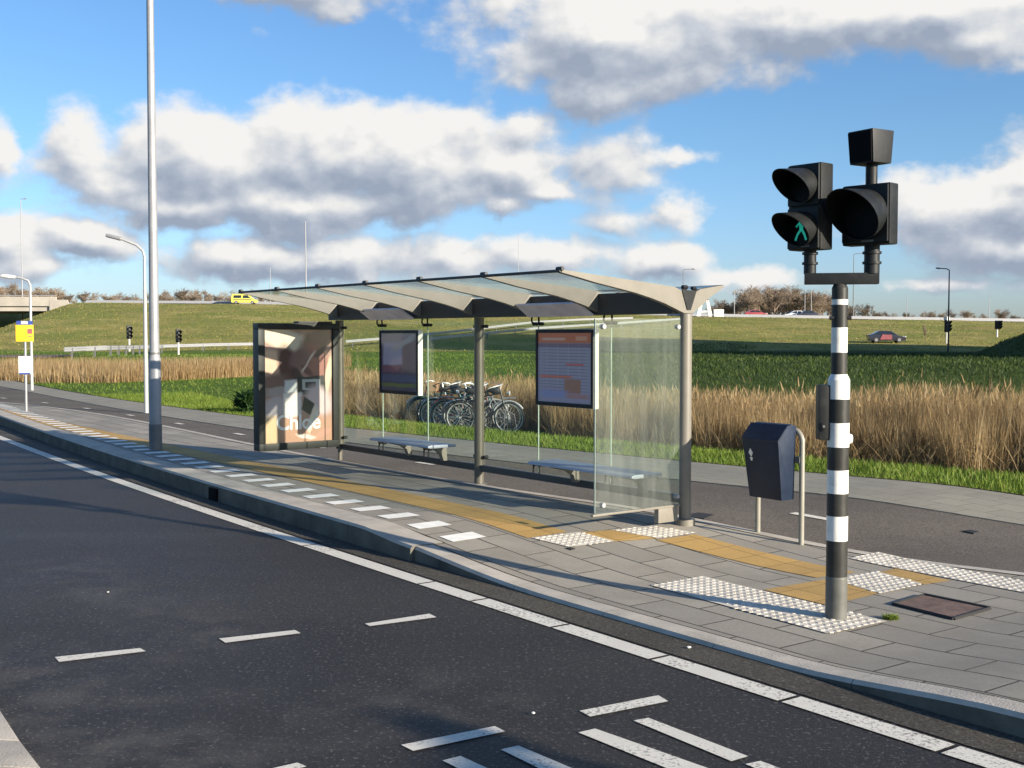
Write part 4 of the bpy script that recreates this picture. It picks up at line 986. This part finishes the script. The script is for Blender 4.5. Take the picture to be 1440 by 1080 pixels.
# ------------------------------------------------------------------ guard rails, motorway, bridge
def rail_line(name, P, label, postgap, m, hgt=.75):
    """P: ground points; steel beam on posts"""
    P = [Vector(p) for p in P]; r = empty(name, P[0]); tag(r, label, 'guard rail'); o = P[0]
    mb = MB(); prof = [(-.02,hgt-.31),(.04,hgt-.26),(.04,hgt-.2),(-.0,hgt-.155),(.04,hgt-.11),(.04,hgt-.05),(-.02,hgt)]
    Q = []
    for a, b in zip(P, P[1:]):
        n = max(1, int((b - a).length / 3)); Q += [a.lerp(b, i / n) for i in range(n)]
    Q.append(P[-1]); vs = []
    for i, p in enumerate(Q):
        t = (Q[min(i + 1, len(Q) - 1)] - Q[max(i - 1, 0)]); t.z = 0; t.normalize(); nn = Vector((t.y, -t.x, 0))
        if nn.y > 0: nn = -nn
        for d, z in prof: vs.append(p - o + nn * d + Vector((0, 0, z)))
        for d, z in reversed(prof): vs.append(p - o + nn * (d - .02) + Vector((0, 0, z)))
    k = 2 * len(prof)
    mb.add(vs, [(i * k + j, i * k + (j + 1) % k, (i + 1) * k + (j + 1) % k, (i + 1) * k + j) for i in range(len(Q) - 1) for j in range(k)]); mb.build('beam', m, r, smooth=20)
    d = 0; nx = 1.0; first = None; cnt = 0
    for a, b in zip(Q, Q[1:]):
        L = (b - a).length
        while nx <= d + L and cnt < 60:
            p = a.lerp(b, (nx - d) / L) - o
            if first is None:
                q = MB(); q.box((0, .06, hgt / 2 - .1), (.12, .1, hgt + .1)); first = q.build('post', M['galv_dark'], r); first.location = p
            else:
                c = first.copy(); C.objects.link(c); c.parent = r; c.location = p
            nx += postgap; cnt += 1
        d += L
    return r
rail_line('guard_rail', [hit(a, b + 4) for a, b in [(90,501),(150,497),(230,492),(300,489.5),(360,488),(420,487),(480,486)]] , 'pale steel guard rail curving low along the foot of the left embankment', 3.2, M['rail'])
rail_line('guard_rail', [hit(a, b + 4) for a, b in [(486,485.5),(560,479),(640,470),(700,462.5),(752,456),(820,452),(890,449.5)]], 'upper pale guard rail climbing the embankment seen through the shelter glass', 6, M['rail'], .85)
rail_line('guard_rail', [hit(a, b + 4) for a, b in [(600,482),(640,477.5),(700,471),(760,465),(860,458),(960,450.5)]], 'lower pale guard rail climbing the embankment seen through the shelter glass', 6, M['rail'], .85)
# carriageway edge barrier along the crest
def barrier(name, x0, x1, y, h, m, label):
    mb = MB(); vs = []; xsn = np.arange(x0, x1 + .1, 8.)
    r = empty(name, (x0, y, crest(x0))); tag(r, label, 'road barrier')
    for x in xsn:
        for d, z in ((-.3, -.3), (-.28, .15), (-.1, h), (.1, h), (.3, -.3)): vs.append((x - x0, d, crest(x) - crest(x0) + z))
    n = len(xsn); mb.add(vs, [(i * 5 + j, i * 5 + j + 1, (i + 1) * 5 + j + 1, (i + 1) * 5 + j) for i in range(n - 1) for j in range(4)] + [(4,3,2,1,0), tuple(range((n-1)*5, n*5))]); mb.build('wall', m, r, smooth=30)
barrier('road_barrier', -80, 21, YC + 9, .7, M['rail'], 'long pale barrier along the motorway edge left of the shelter roof')
barrier('road_barrier', 22, 300, YC + 9, .7, M['rail'], 'long pale barrier along the motorway edge right of the shelter')
mr = MB(); xsn = np.arange(-80, 400, 8.)
vs = []
for x in xsn: vs += [(x, YC + 3, crest(x) + .06), (x, YC + 26, crest(x) + .06)]
mr.add(vs, [(2*i, 2*i+2, 2*i+3, 2*i+1) for i in range(len(xsn) - 1)]); struct(mr.build('motorway', M['cycle']))
bg = empty('motorway_bridge', (-83, YC + 3, 0)); tag(bg, 'concrete motorway bridge over the road at the left edge', 'bridge')
z0 = crest(-83)
mb = MB(); mb.box((-40, 12, z0 - .75), (80, 25, 1.5)); mb.build('deck', M['concrete'], bg)
mb = MB(); mb.box((-40, -.75, z0 + .25), (80, .4, 1.7)); mb.build('parapet', M['concrete'], bg)
mb = MB(); mb.box((-40, -.5, z0 + 1.35), (80, .08, .12)); 
for k in range(30): mb.box((-k * 2.6 - 1, -.5, z0 + 1.2), (.08, .06, .3))
mb.build('handrail', M['rail'], bg)
mb = MB(); mb.box((-34, 12, (z0 - 1.5) / 2 - .4), (1.5, 24, z0 - .75)); mb.build('abutment', M['concrete'], bg)
mb = MB(); mb.prism([(2, -.95, z0 + .55), (-1.2, -.95, z0 + .55), (-1.2, -.95, z0 - 2.1), (.6, -.95, z0 - 2.0), (2.6, -.95, z0 - .9)], (0, .4, 0), (0, -.05, 0)); mb.build('wing_wall', M['concrete'], bg)
fr = [hit(a, b) for a, b in [(-30,503.5),(40,503),(90,503.5)]]
mb = MB(); vs = []
for p in fr: vs += [(p.x, p.y - 3, T(p.x, p.y - 3) + .10), (p.x, p.y + 4, T(p.x, p.y + 4) + .14)]
mb.add(vs, [(0,2,3,1),(2,4,5,3)]); struct(mb.build('far_road', M['cycle']))

# ------------------------------------------------------------------ vehicles
def vehicle(name, loc, rz, L, Wd, prof, wins, m, wheels, label, cat, extra=None):
    r = empty(name, loc, rz); tag(r, label, cat)
    mb = MB(); hw = Wd / 2
    # tumblehome: roof narrower than the waist
    zt = max(z for x, z in prof); zw = .55 * zt
    f_ = lambda z: 1 - .16 * max(0, (z - zw) / (zt - zw))
    n = len(prof); vs = [(x, -hw * f_(z), z) for x, z in prof] + [(x, hw * f_(z), z) for x, z in prof]
    mb.add(vs, [tuple(range(n)), tuple(range(2*n-1, n-1, -1))] + [(i, n+i, n+(i+1)%n, (i+1)%n) for i in range(n)])
    body = mb.build('body', m, r, bevel=.05, smooth=40)
    for wn in wins:
        for s in (-1, 1):
            mb = MB(); pts = [(x, s * (hw * f_(z) + .012), z) for x, z in wn]; mb.prism(pts, (0, s * .004, 0), (0, -s * .03, 0)); mb.build('window', M['carglass'], r)
    for x in wheels:
        for s in (-1, 1):
            mb = MB(); mb.tube([(x, s * (hw - .2), .31), (x, s * (hw + .01), .31)], .31, 20, 0); w_ = mb.build('wheel', M['rubber'], r, smooth=40)
            mb = MB(); mb.tube([(x, s * (hw + .0), .31), (x, s * (hw + .022), .31)], .19, 14); mb.build('hub_cap', M['galv'], w_, smooth=40)
    for s in (-1, 1):
        mb = MB(); mb.box((L / 2 - .06, s * (hw - .28), .68), (.14, .34, .16)); mb.build('headlight', M['white'], r)
        mb = MB(); mb.box((-L / 2 + .05, s * (hw - .22), .8), (.12, .25, .2)); mb.build('tail_light', M['red'], r)
    if extra: extra(r)
    return r
VAN = [(-2.3,.25),(2.3,.25),(2.35,.75),(1.55,1.0),(.75,1.82),(-2.2,1.86),(-2.35,1.0)]
def van_stripe(r):
    for s in (-1, 1):
        mb = MB(); mb.box((-.3, s * .908, .82), (3.4, .012, .12)); mb.build('side_stripe', M['cardark'], r)
    mb = MB(); mb.box((.2, 0, 1.9), (.25, 1.0, .12)); mb.build('roof_bar', M['sign_blue'], r)
p = hit(345, 434); yx = (345 - 720) / F * (YC + 5.5)
vehicle('van', (yx, YC + 5.5, crest(yx) + .07), R(4), 4.6, 1.8, VAN, [[(-1.9,1.1),(-1.9,1.6),(-.5,1.62),(-.5,1.1)], [(-.2,1.08),(-.2,1.62),(.62,1.6),(1.2,1.08)]], M['caryellow'], (-1.45, 1.5), 'bright yellow van driving along the motorway above the left embankment', 'van', van_stripe)
CAR = [(-2.1,.22),(2.1,.22),(2.15,.62),(1.2,.86),(.45,1.36),(-.9,1.40),(-1.7,.98),(-2.15,.9)]
CWIN = [[(-1.5,.93),(-.85,1.3),(-.25,1.32),(-.25,.9)], [(-.15,.9),(-.15,1.32),(.4,1.28),(1.05,.9)]]
def pink(r):
    mb = MB(); mb.prism([(-.9,-.90,.35),(.5,-.90,.35),(.5,-.90,.9),(-.6,-.90,.95)], (0,-.012,0), (0,.05,0)); mb.build('pink_door', M['carpink'], r)
p = hit(1246, 482); vehicle('car', (p.x, p.y, p.z + .02), R(-6), 4.3, 1.72, CAR, CWIN, M['cardark'], (-1.3, 1.35), 'dark car with a pinkish red flank parked in the meadow dip', 'car', pink)
for px, dy, m, lab, rz in ((1062,14,'carred','dull red car on the motorway left of the signal pole',0),(1118,16,'carwhite','white car on the motorway directly behind the slim white car pair',180),(1133,14,'cardark','dark car following the white one along the motorway',180)):
    if lab.startswith('white car on the motorway directly'): lab = 'white car ahead of a dark car on the motorway'
    x = (px - 720) / F * (YC + dy); vehicle('car', (x, YC + dy, crest(x) + .3), R(rz), 4.3, 1.72, CAR, CWIN, M[m], (-1.3, 1.35), lab, 'car')
x = (990 - 720) / F * (YC + 5); py_ = empty('road_tower', (x, YC + 5, crest(x))); tag(py_, 'white tapering A shaped tower beside the motorway right of the shelter roof', 'tower')
mb = MB()
for s in (-1, 1): mb.prism([(s*1.55,-.3,0),(s*.75,-.3,0),(s*.25,-.3,3.3),(s*.7,-.3,3.3)], (0,0,0), (0,.6,0))
mb.box((0,0,3.2),(1.4,.6,.35)); mb.box((0,0,1.0),(1.6,.5,.3)); mb.build('frame', M['white'], py_, smooth=30)
mb = MB(); mb.box((2.6,0,.7),(1.8,1.2,1.4)); mb.build('cabinet', M['white'], py_, bevel=.05, smooth=40)

# ------------------------------------------------------------------ far masts, lamps and signals
def mast(px, ptop, pbase, dist, label, arm=0, r=.09, m='galv', hl=.9, grp=None):
    x = (px - 720) / F * dist; zt = H + (470 - ptop) / F * dist; g_ = T(x, dist)
    lamp_post('lamp_post', (x, dist, g_), [(-.3, r), (zt - g_, r * .55)], [(0,0,zt-g_-.02),(arm*.3,0,zt-g_+.12),(arm,0,zt-g_+.16)] if arm else None, label, M[m], hl=hl, group=grp)
mast(431, 312, 430, 236, 'very tall thin pale mast rising behind the shelter roof', r=.16)
mast(33, 282, 430, 236, 'very tall thin mast at the left edge above the bridge', .6, r=.14, hl=.7)
mast(381, 376, 430, 226, 'thin lamp mast just right of the yellow van', r=.10)
mast(960, 380, 440, 226, 'grey lamp mast with short arm rising beside the roof valley', 1.6, r=.10, m='galv_dark')
mast(1199, 358, 446, 226, 'lamp mast with a level arm seen through the signal yoke', 1.9, r=.11, m='galv_dark')
mast(1333, 380, 452, 120, 'dark lamp post with a short left arm in the right meadow', -.9, r=.10, m='fascia', hl=.5)
mast(1131, 408, 446, 236, 'thin pale mast left of the two masts in the grove', r=.09)
mast(1140, 412, 446, 236, 'thin pale mast close beside its twin in the grove', r=.09)
mast(1032, 410, 446, 236, 'thin pale mast at the left side of the grove', r=.09)
mast(1274, 415, 446, 260, 'faint thin mast right of the banded signal pole', r=.08)
mast(1390, 410, 450, 260, 'faint thin mast near the right edge', r=.08)
mast(729, 330, 430, 300, 'faint distant mast above the middle of the shelter roof', r=.10)
def far_signal(px, pbase, ptop, lab, capw=False, side=-1):
    p = hit(px, pbase); d = p.y; sc_ = d / F; h = (pbase - ptop) * sc_
    r = empty('traffic_signal', p, R(-40 * side)); tag(r, lab, 'traffic signal')
    mb = MB(); k = max(.05, 2.0 * sc_ / 2)
    n = 6
    for i in range(n): ring(mb, h * .5 * i / n - .02, h * .5 * (i + 1) / n, k * 1.2, k * 1.2, 0)
    mb.build('pole', [M['white'], M['pblack']], r, smooth=40)
    mb = MB(); w = 6.5 * sc_; mb.box((0, 0, h * .74), (w, w * .6, h * .52)); hd = mb.build('head', M['black'], r, bevel=.02, smooth=40)
    for z in (.88, .72, .58):
        mb = MB(); visor(mb, (0, -w * .3, h * z), w * .42, w * .3, w * .9, .02, 16); mb.build('visor', [M['black'], M['blackmatt']], hd, smooth=50)
    if capw: mb = MB(); mb.box((w*.1, .05, h * 1.06), (w * 1.1, w * .8, h * .16)); mb.build('white_cap', M['white'], r)
far_signal(182, 494, 458, 'black traffic signal on a short pole before the embankment, left of the tall lamp post')
far_signal(251, 499, 463, 'black traffic signal by the guard rail, right of the tall lamp post')
far_signal(1331, 483, 450, 'dark traffic signal with a white cap by the right lamp post', True)
far_signal(1402, 474, 451, 'dark traffic signal near the right edge in front of the mound')

# ------------------------------------------------------------------ bare trees, bushes
def bare_tree(h, seed, spread):
    rg = random.Random(seed); tr = MB(); cr = MB()
    def grow(p, d, L, r, lvl):
        q = p + d * L; tgt = tr if lvl < 2 else cr
        tgt.tube([p, p.lerp(q, .5) + Vector((rg.uniform(-1,1), rg.uniform(-1,1), 0)) * L * .04, q], [r, r * .85, r * .7], 5 if lvl < 2 else 3, cap=False)
        if lvl >= 5: return
        n = (5, 4, 4, 4, 4)[lvl]
        for k in range(n):
            u = rg.uniform(.35, 1.0); ax = Vector((rg.uniform(-1,1), rg.uniform(-1,1), rg.uniform(-.1,.75))).normalized()
            nd = (d * .75 + ax * spread).normalized(); grow(p.lerp(q, u), nd, L * rg.uniform(.5, .78), max(.021, r * .55), lvl + 1)
    grow(Vector((0,0,-.3)), Vector((rg.uniform(-.06,.06), rg.uniform(-.06,.06), 1)).normalized(), h * .36, h * .018, 0)
    hm = max(v[2] for v in cr.v); wm_ = max(abs(v[0]) for v in cr.v); root = empty('bare_tree', (0,0,0)); root['h'] = hm; tr.build('trunk', M['bark'], root, smooth=60); cr.build('crown', M['twig'], root); return root
tp = [bare_tree(9, 11, .85), bare_tree(8, 23, .75), bare_tree(10, 5, .95), bare_tree(7, 37, 1.0)]
TH = [o_['h'] for o_ in tp]
for o_ in tp: del o_['h']
used = set(); trg = random.Random(3)
def plant(px, dist, ptop, label, group):
    x = (px - 720) / F * dist; g_ = T(x, dist); zt = H + (470 - ptop) / F * dist; k = trg.randrange(4); hh_ = max(2.0, zt - g_)
    o = tp[k] if k not in used else copy_tree(tp[k]); used.add(k)
    b = TH[k]; s = hh_ / b * 1.08; o.location = (x, dist, g_); o.rotation_euler = (0, 0, trg.uniform(0, 6.28)); o.scale = (s * 1.25, s * 1.25, s); tag(o, label, 'tree', group)
def row(p0, p1, n, tops, label, group, d0=262, d1=330):
    for i in range(n):
        px = p0 + (p1 - p0) * (i + trg.uniform(.1, .9)) / n; tpx = np.interp(px, [q[0] for q in tops], [q[1] for q in tops]); plant(px, trg.uniform(d0, d1), tpx + abs(trg.gauss(0, 5)), label, group)
row(-10, 95, 14, [(0,399),(20,397),(45,404),(70,399),(95,410)], 'bare brown tree in the row above the bridge at far left', 'bare trees above the bridge')
row(95, 345, 30, [(95,412),(150,409),(200,411),(250,407),(300,403),(330,408),(345,412)], 'bare brown tree in the low row behind the left motorway barrier', 'bare trees behind the left barrier')
row(345, 480, 9, [(345,413),(380,405),(420,409),(480,412)], 'bare brown tree in the row between the yellow van and the shelter roof', 'bare trees behind the shelter')
row(1004, 1200, 40, [(1004,426),(1030,418),(1060,404),(1100,401),(1140,406),(1170,418),(1200,432)], 'bare brown tree in the grove between the shelter and the signal pole', 'bare trees in the right grove')
row(1203, 1300, 8, [(1203,428),(1215,418),(1230,436),(1300,438)], 'bare brown tree in the thin row right of the signal pole', 'bare trees right of the signal')
row(1300, 1450, 14, [(1300,438),(1345,432),(1380,438),(1400,430),(1440,440)], 'low bare brown tree in the row near the right edge', 'bare trees at the right edge')
p = hit(1302, 482); o = copy_tree(tp[1]); o.location = p; o.scale = (.16, .16, .40); o.rotation_euler = (0, 0, 1); tag(o, 'thin bare sapling standing in the meadow beside the right lamp post', 'tree', None)
if 'group' in o: del o['group']
M['leaf'] = blade_mat('bush_leaf', [(0., (.015,.04,.01)), (.6, (.03,.075,.015)), (1., (.06,.11,.03))])
def bush(px, py, w, h, n, label):
    p = hit(px, py); u = RNG.normal(0, 1, (n, 3)); u /= np.linalg.norm(u, axis=1)[:, None]; rr = RNG.uniform(.35, 1, n) ** .5
    lob = 1 + .25 * np.sin(u[:, 0] * 5 + px) * np.cos(u[:, 1] * 4)
    Pp = np.column_stack([u[:, 0] * w / 2 * rr * lob, u[:, 1] * w / 2 * rr * lob, h * .5 + u[:, 2] * h * .5 * rr * lob])
    Pp[:, 2] = np.clip(Pp[:, 2], 0, None)
    o = blades('bush', Pp, RNG.uniform(.05, .12, n), RNG.uniform(.03, .06, n), RNG.uniform(.4, 2.5, n), M['leaf']); o.location = p; tag(o, label, 'bush')
bush(358, 583, .7, .45, 1500, 'dark green bush on the lawn left of the advert panel')
bush(1010, 496, 7, .9, 1500, 'low dark shrub at the edge of the meadow dip right of the shelter')

# ------------------------------------------------------------------ sky with broken cumulus
SUN_EL, SUN_AZ = R(15.5), math.atan2(.80, -.60)          # azimuth measured from +Y towards +X
wd = bpy.data.worlds.new('World'); sc.world = wd; wd.use_nodes = True
n, l = wd.node_tree.nodes, wd.node_tree.links; n.clear()
out = n.new('ShaderNodeOutputWorld'); bgn = n.new('ShaderNodeBackground'); l.new(bgn.outputs[0], out.inputs[0])
sky = n.new('ShaderNodeTexSky'); sky.sky_type = 'NISHITA'; sky.sun_disc = False; sky.sun_elevation = SUN_EL; sky.sun_rotation = SUN_AZ; sky.air_density = 1.0; sky.dust_density = .6; sky.ozone_density = 2.5; sky.altitude = 0
SKY = .080
bgn.inputs[1].default_value = SKY
# cloud field in bearing / elevation (units of one tenth of a radian, about)
CL = [  # px, py, rx, ry (photo pixels), weight
    (300,232,150,88,1),(455,215,170,78,1),(590,225,150,82,1),(690,240,110,60,.9),(110,225,58,66,.8),(150,265,70,40,.7),(420,290,220,46,1),(250,290,130,32,.9),(820,235,120,50,.5),
    (860,60,200,85,1),(1090,30,260,62,1),(1300,20,260,62,.9),(830,128,80,50,.8),(700,30,80,60,.5),(1380,62,120,38,.6),
    (400,-95,260,100,1.0),(400,4,150,20,.6),(480,22,60,16,.45),
    (1390,290,170,58,1),(1300,300,70,44,.8),(1440,345,140,40,.8),(1440,260,80,40,.9),
    (0,212,34,40,.8),(10,350,70,48,.9),(120,340,62,30,.9),(60,375,80,22,.6),
    (330,362,110,32,.9),(450,372,120,30,.9),(620,365,140,34,.8),(790,360,140,32,.75),(920,372,100,26,.7),(1040,395,90,18,.5),
    (775,268,60,20,.7),(710,288,40,18,.7),(945,300,46,28,.6),(950,225,60,18,.6),(860,318,60,20,.45),(740,185,90,30,.5),(1330,395,90,12,.4),
    (-250,250,200,70,1),(1750,180,260,90,1),(1650,390,200,30,.8),(-350,80,200,60,1)]
grp = bpy.data.node_groups.new('cloud_field', 'ShaderNodeTree')
grp.interface.new_socket('P', in_out='INPUT', socket_type='NodeSocketVector'); grp.interface.new_socket('D', in_out='OUTPUT', socket_type='NodeSocketFloat'); grp.interface.new_socket('N', in_out='OUTPUT', socket_type='NodeSocketFloat')
gn, gl = grp.nodes, grp.links; gi_, go = gn.new('NodeGroupInput'), gn.new('NodeGroupOutput')
wz = gn.new('ShaderNodeTexNoise'); wz.inputs['Scale'].default_value = 1.1; wz.inputs['Detail'].default_value = 5; wz.inputs['Roughness'].default_value = .6; gl.new(gi_.outputs[0], wz.inputs['Vector'])
wm = gn.new('ShaderNodeVectorMath'); wm.operation = 'MULTIPLY_ADD'; gl.new(wz.outputs['Color'], wm.inputs[0]); wm.inputs[1].default_value = (.7, .5, 0); gl.new(gi_.outputs[0], wm.inputs[2])
wo_ = gn.new('ShaderNodeVectorMath'); wo_.operation = 'SUBTRACT'; gl.new(wm.outputs[0], wo_.inputs[0]); wo_.inputs[1].default_value = (.35, .25, 0)
sp = gn.new('ShaderNodeSeparateXYZ'); gl.new(wo_.outputs[0], sp.inputs[0]); cur = None
for px, py, rx, ry, w in CL:
    az = math.atan((px - 720) / F) * F / 100; el = math.atan((470 - py) / F * math.cos(az * 100 / F)) * F / 100
    dx_ = val(gn, gl, 'MULTIPLY', val(gn, gl, 'SUBTRACT', sp.outputs[0], az), 100 / rx); dy_ = val(gn, gl, 'MULTIPLY', val(gn, gl, 'SUBTRACT', sp.outputs[1], el), 100 / ry)
    d2 = val(gn, gl, 'ADD', val(gn, gl, 'MULTIPLY', dx_, dx_), val(gn, gl, 'MULTIPLY', dy_, dy_))
    e_ = val(gn, gl, 'MULTIPLY', val(gn, gl, 'SUBTRACT', 1.15, val(gn, gl, 'SQRT', d2)), w)
    if cur is None: cur = e_
    else:
        sm = gn.new('ShaderNodeMath'); sm.operation = 'SMOOTH_MAX'; sm.inputs[2].default_value = .22; gl.new(cur, sm.inputs[0]); gl.new(e_, sm.inputs[1]); cur = sm.outputs[0]
cn = gn.new('ShaderNodeTexNoise'); cn.inputs['Scale'].default_value = 1.15; cn.inputs['Detail'].default_value = 9; cn.inputs['Roughness'].default_value = .52; cn.inputs['Lacunarity'].default_value = 2.1
ms = gn.new('ShaderNodeVectorMath'); ms.operation = 'MULTIPLY'; ms.inputs[1].default_value = (.8, 1.15, 1); gl.new(gi_.outputs[0], ms.inputs[0]); gl.new(ms.outputs[0], cn.inputs['Vector'])
cur = val(gn, gl, 'MAXIMUM', cur, -.6)
dd_ = val(gn, gl, 'ADD', cur, val(gn, gl, 'MULTIPLY', val(gn, gl, 'SUBTRACT', cn.outputs['Fac'], .5), 1.75))
c2 = gn.new('ShaderNodeTexNoise'); c2.inputs['Scale'].default_value = 1.15; c2.inputs['Detail'].default_value = 2.5; c2.inputs['Roughness'].default_value = .45; c2.inputs['Lacunarity'].default_value = 2.1; gl.new(ms.outputs[0], c2.inputs['Vector'])
dl_ = val(gn, gl, 'ADD', cur, val(gn, gl, 'MULTIPLY', val(gn, gl, 'SUBTRACT', c2.outputs['Fac'], .5), 1.75))
gl.new(dd_, go.inputs[0]); gl.new(dl_, go.inputs[1])
tcn = n.new('ShaderNodeTexCoord'); sx = n.new('ShaderNodeSeparateXYZ'); l.new(tcn.outputs['Generated'], sx.inputs[0])
az = val(n, l, 'MULTIPLY', val(n, l, 'ARCTAN2', sx.outputs[0], sx.outputs[1]), F / 100); el = val(n, l, 'MULTIPLY', val(n, l, 'ARCSINE', sx.outputs[2]), F / 100)
cb = n.new('ShaderNodeCombineXYZ'); l.new(az, cb.inputs[0]); l.new(el, cb.inputs[1])
def field(off=None):
    g = n.new('ShaderNodeGroup'); g.node_tree = grp
    if off:
        a = n.new('ShaderNodeVectorMath'); a.operation = 'ADD'; l.new(cb.outputs[0], a.inputs[0]); a.inputs[1].default_value = off; l.new(a.outputs[0], g.inputs[0])
    else: l.new(cb.outputs[0], g.inputs[0])
    return g.outputs[0], g.outputs[1]
D0, N0 = field(); D1, N1 = field((.16, .22, 0)); D2, N2 = field((.12, .75, 0)); D3, N3 = field((.09, .13, 0))
def smooth(x, a, b):
    m_ = n.new('ShaderNodeMapRange'); m_.interpolation_type = 'SMOOTHSTEP'; m_.inputs[1].default_value = a; m_.inputs[2].default_value = b; l.new(x, m_.inputs[0]); return m_.outputs[0]
alpha = smooth(D0, -.07, .42)
lit = val(n, l, 'ADD', val(n, l, 'MULTIPLY', val(n, l, 'SUBTRACT', N0, N1), .62), val(n, l, 'MULTIPLY', val(n, l, 'SUBTRACT', .5, N2), .36))
lit = val(n, l, 'ADD', lit, val(n, l, 'MULTIPLY', val(n, l, 'SUBTRACT', D0, D3), .75))
lit = val(n, l, 'ADD', lit, .52, True)
ccol = ramp(n, l, lit, [(0., (.34,.40,.51)), (.3, (.46,.515,.61)), (.62, (.67,.70,.75)), (.85, (.84,.84,.835)), (1., (.93,.92,.90))])
cs = n.new('ShaderNodeVectorMath'); cs.operation = 'SCALE'; l.new(ccol, cs.inputs[0])
CLOUD = .49
cs.inputs[3].default_value = CLOUD / SKY
# clear-sky colour: deepen the blue a little, whiten towards the horizon as the air does
hs = n.new('ShaderNodeHueSaturation'); hs.inputs['Saturation'].default_value = 1.05; hs.inputs['Value'].default_value = 1.0; l.new(sky.outputs[0], hs.inputs['Color'])
low = val(n, l, 'SUBTRACT', 1, val(n, l, 'DIVIDE', val(n, l, 'ABSOLUTE', el), 2.6), True)
tint = mixc(n, l, 1., hs.outputs[0], mixc(n, l, low, (.76, .94, 1.16), (.78, .93, 1.42)), 'MULTIPLY')
fin = mixc(n, l, alpha, tint, cs.outputs[0]); l.new(fin, bgn.inputs[0])
wd.cycles.sampling_method = 'MANUAL'; wd.cycles.sample_map_resolution = 512

sl = bpy.data.lights.new('sun', 'SUN'); sl.energy = 5.0; sl.angle = R(.55); sl.color = (1, .90, .76); so = bpy.data.objects.new('sun', sl); C.objects.link(so)
sdv = Vector((math.sin(SUN_AZ) * math.cos(SUN_EL), math.cos(SUN_AZ) * math.cos(SUN_EL), math.sin(SUN_EL)))
so.rotation_euler = sdv.to_track_quat('Z', 'Y').to_euler()

sc.render.engine = 'CYCLES'; sc.cycles.use_denoising = True; sc.cycles.max_bounces = 8; sc.cycles.transparent_max_bounces = 24; sc.cycles.glossy_bounces = 3; sc.cycles.diffuse_bounces = 3
sc.cycles.use_adaptive_sampling = True; sc.cycles.adaptive_threshold = .015; sc.cycles.sample_clamp_indirect = 6
sc.view_settings.view_transform = 'Standard'; sc.view_settings.look = 'None'; sc.view_settings.exposure = 1.0; sc.view_settings.gamma = 1
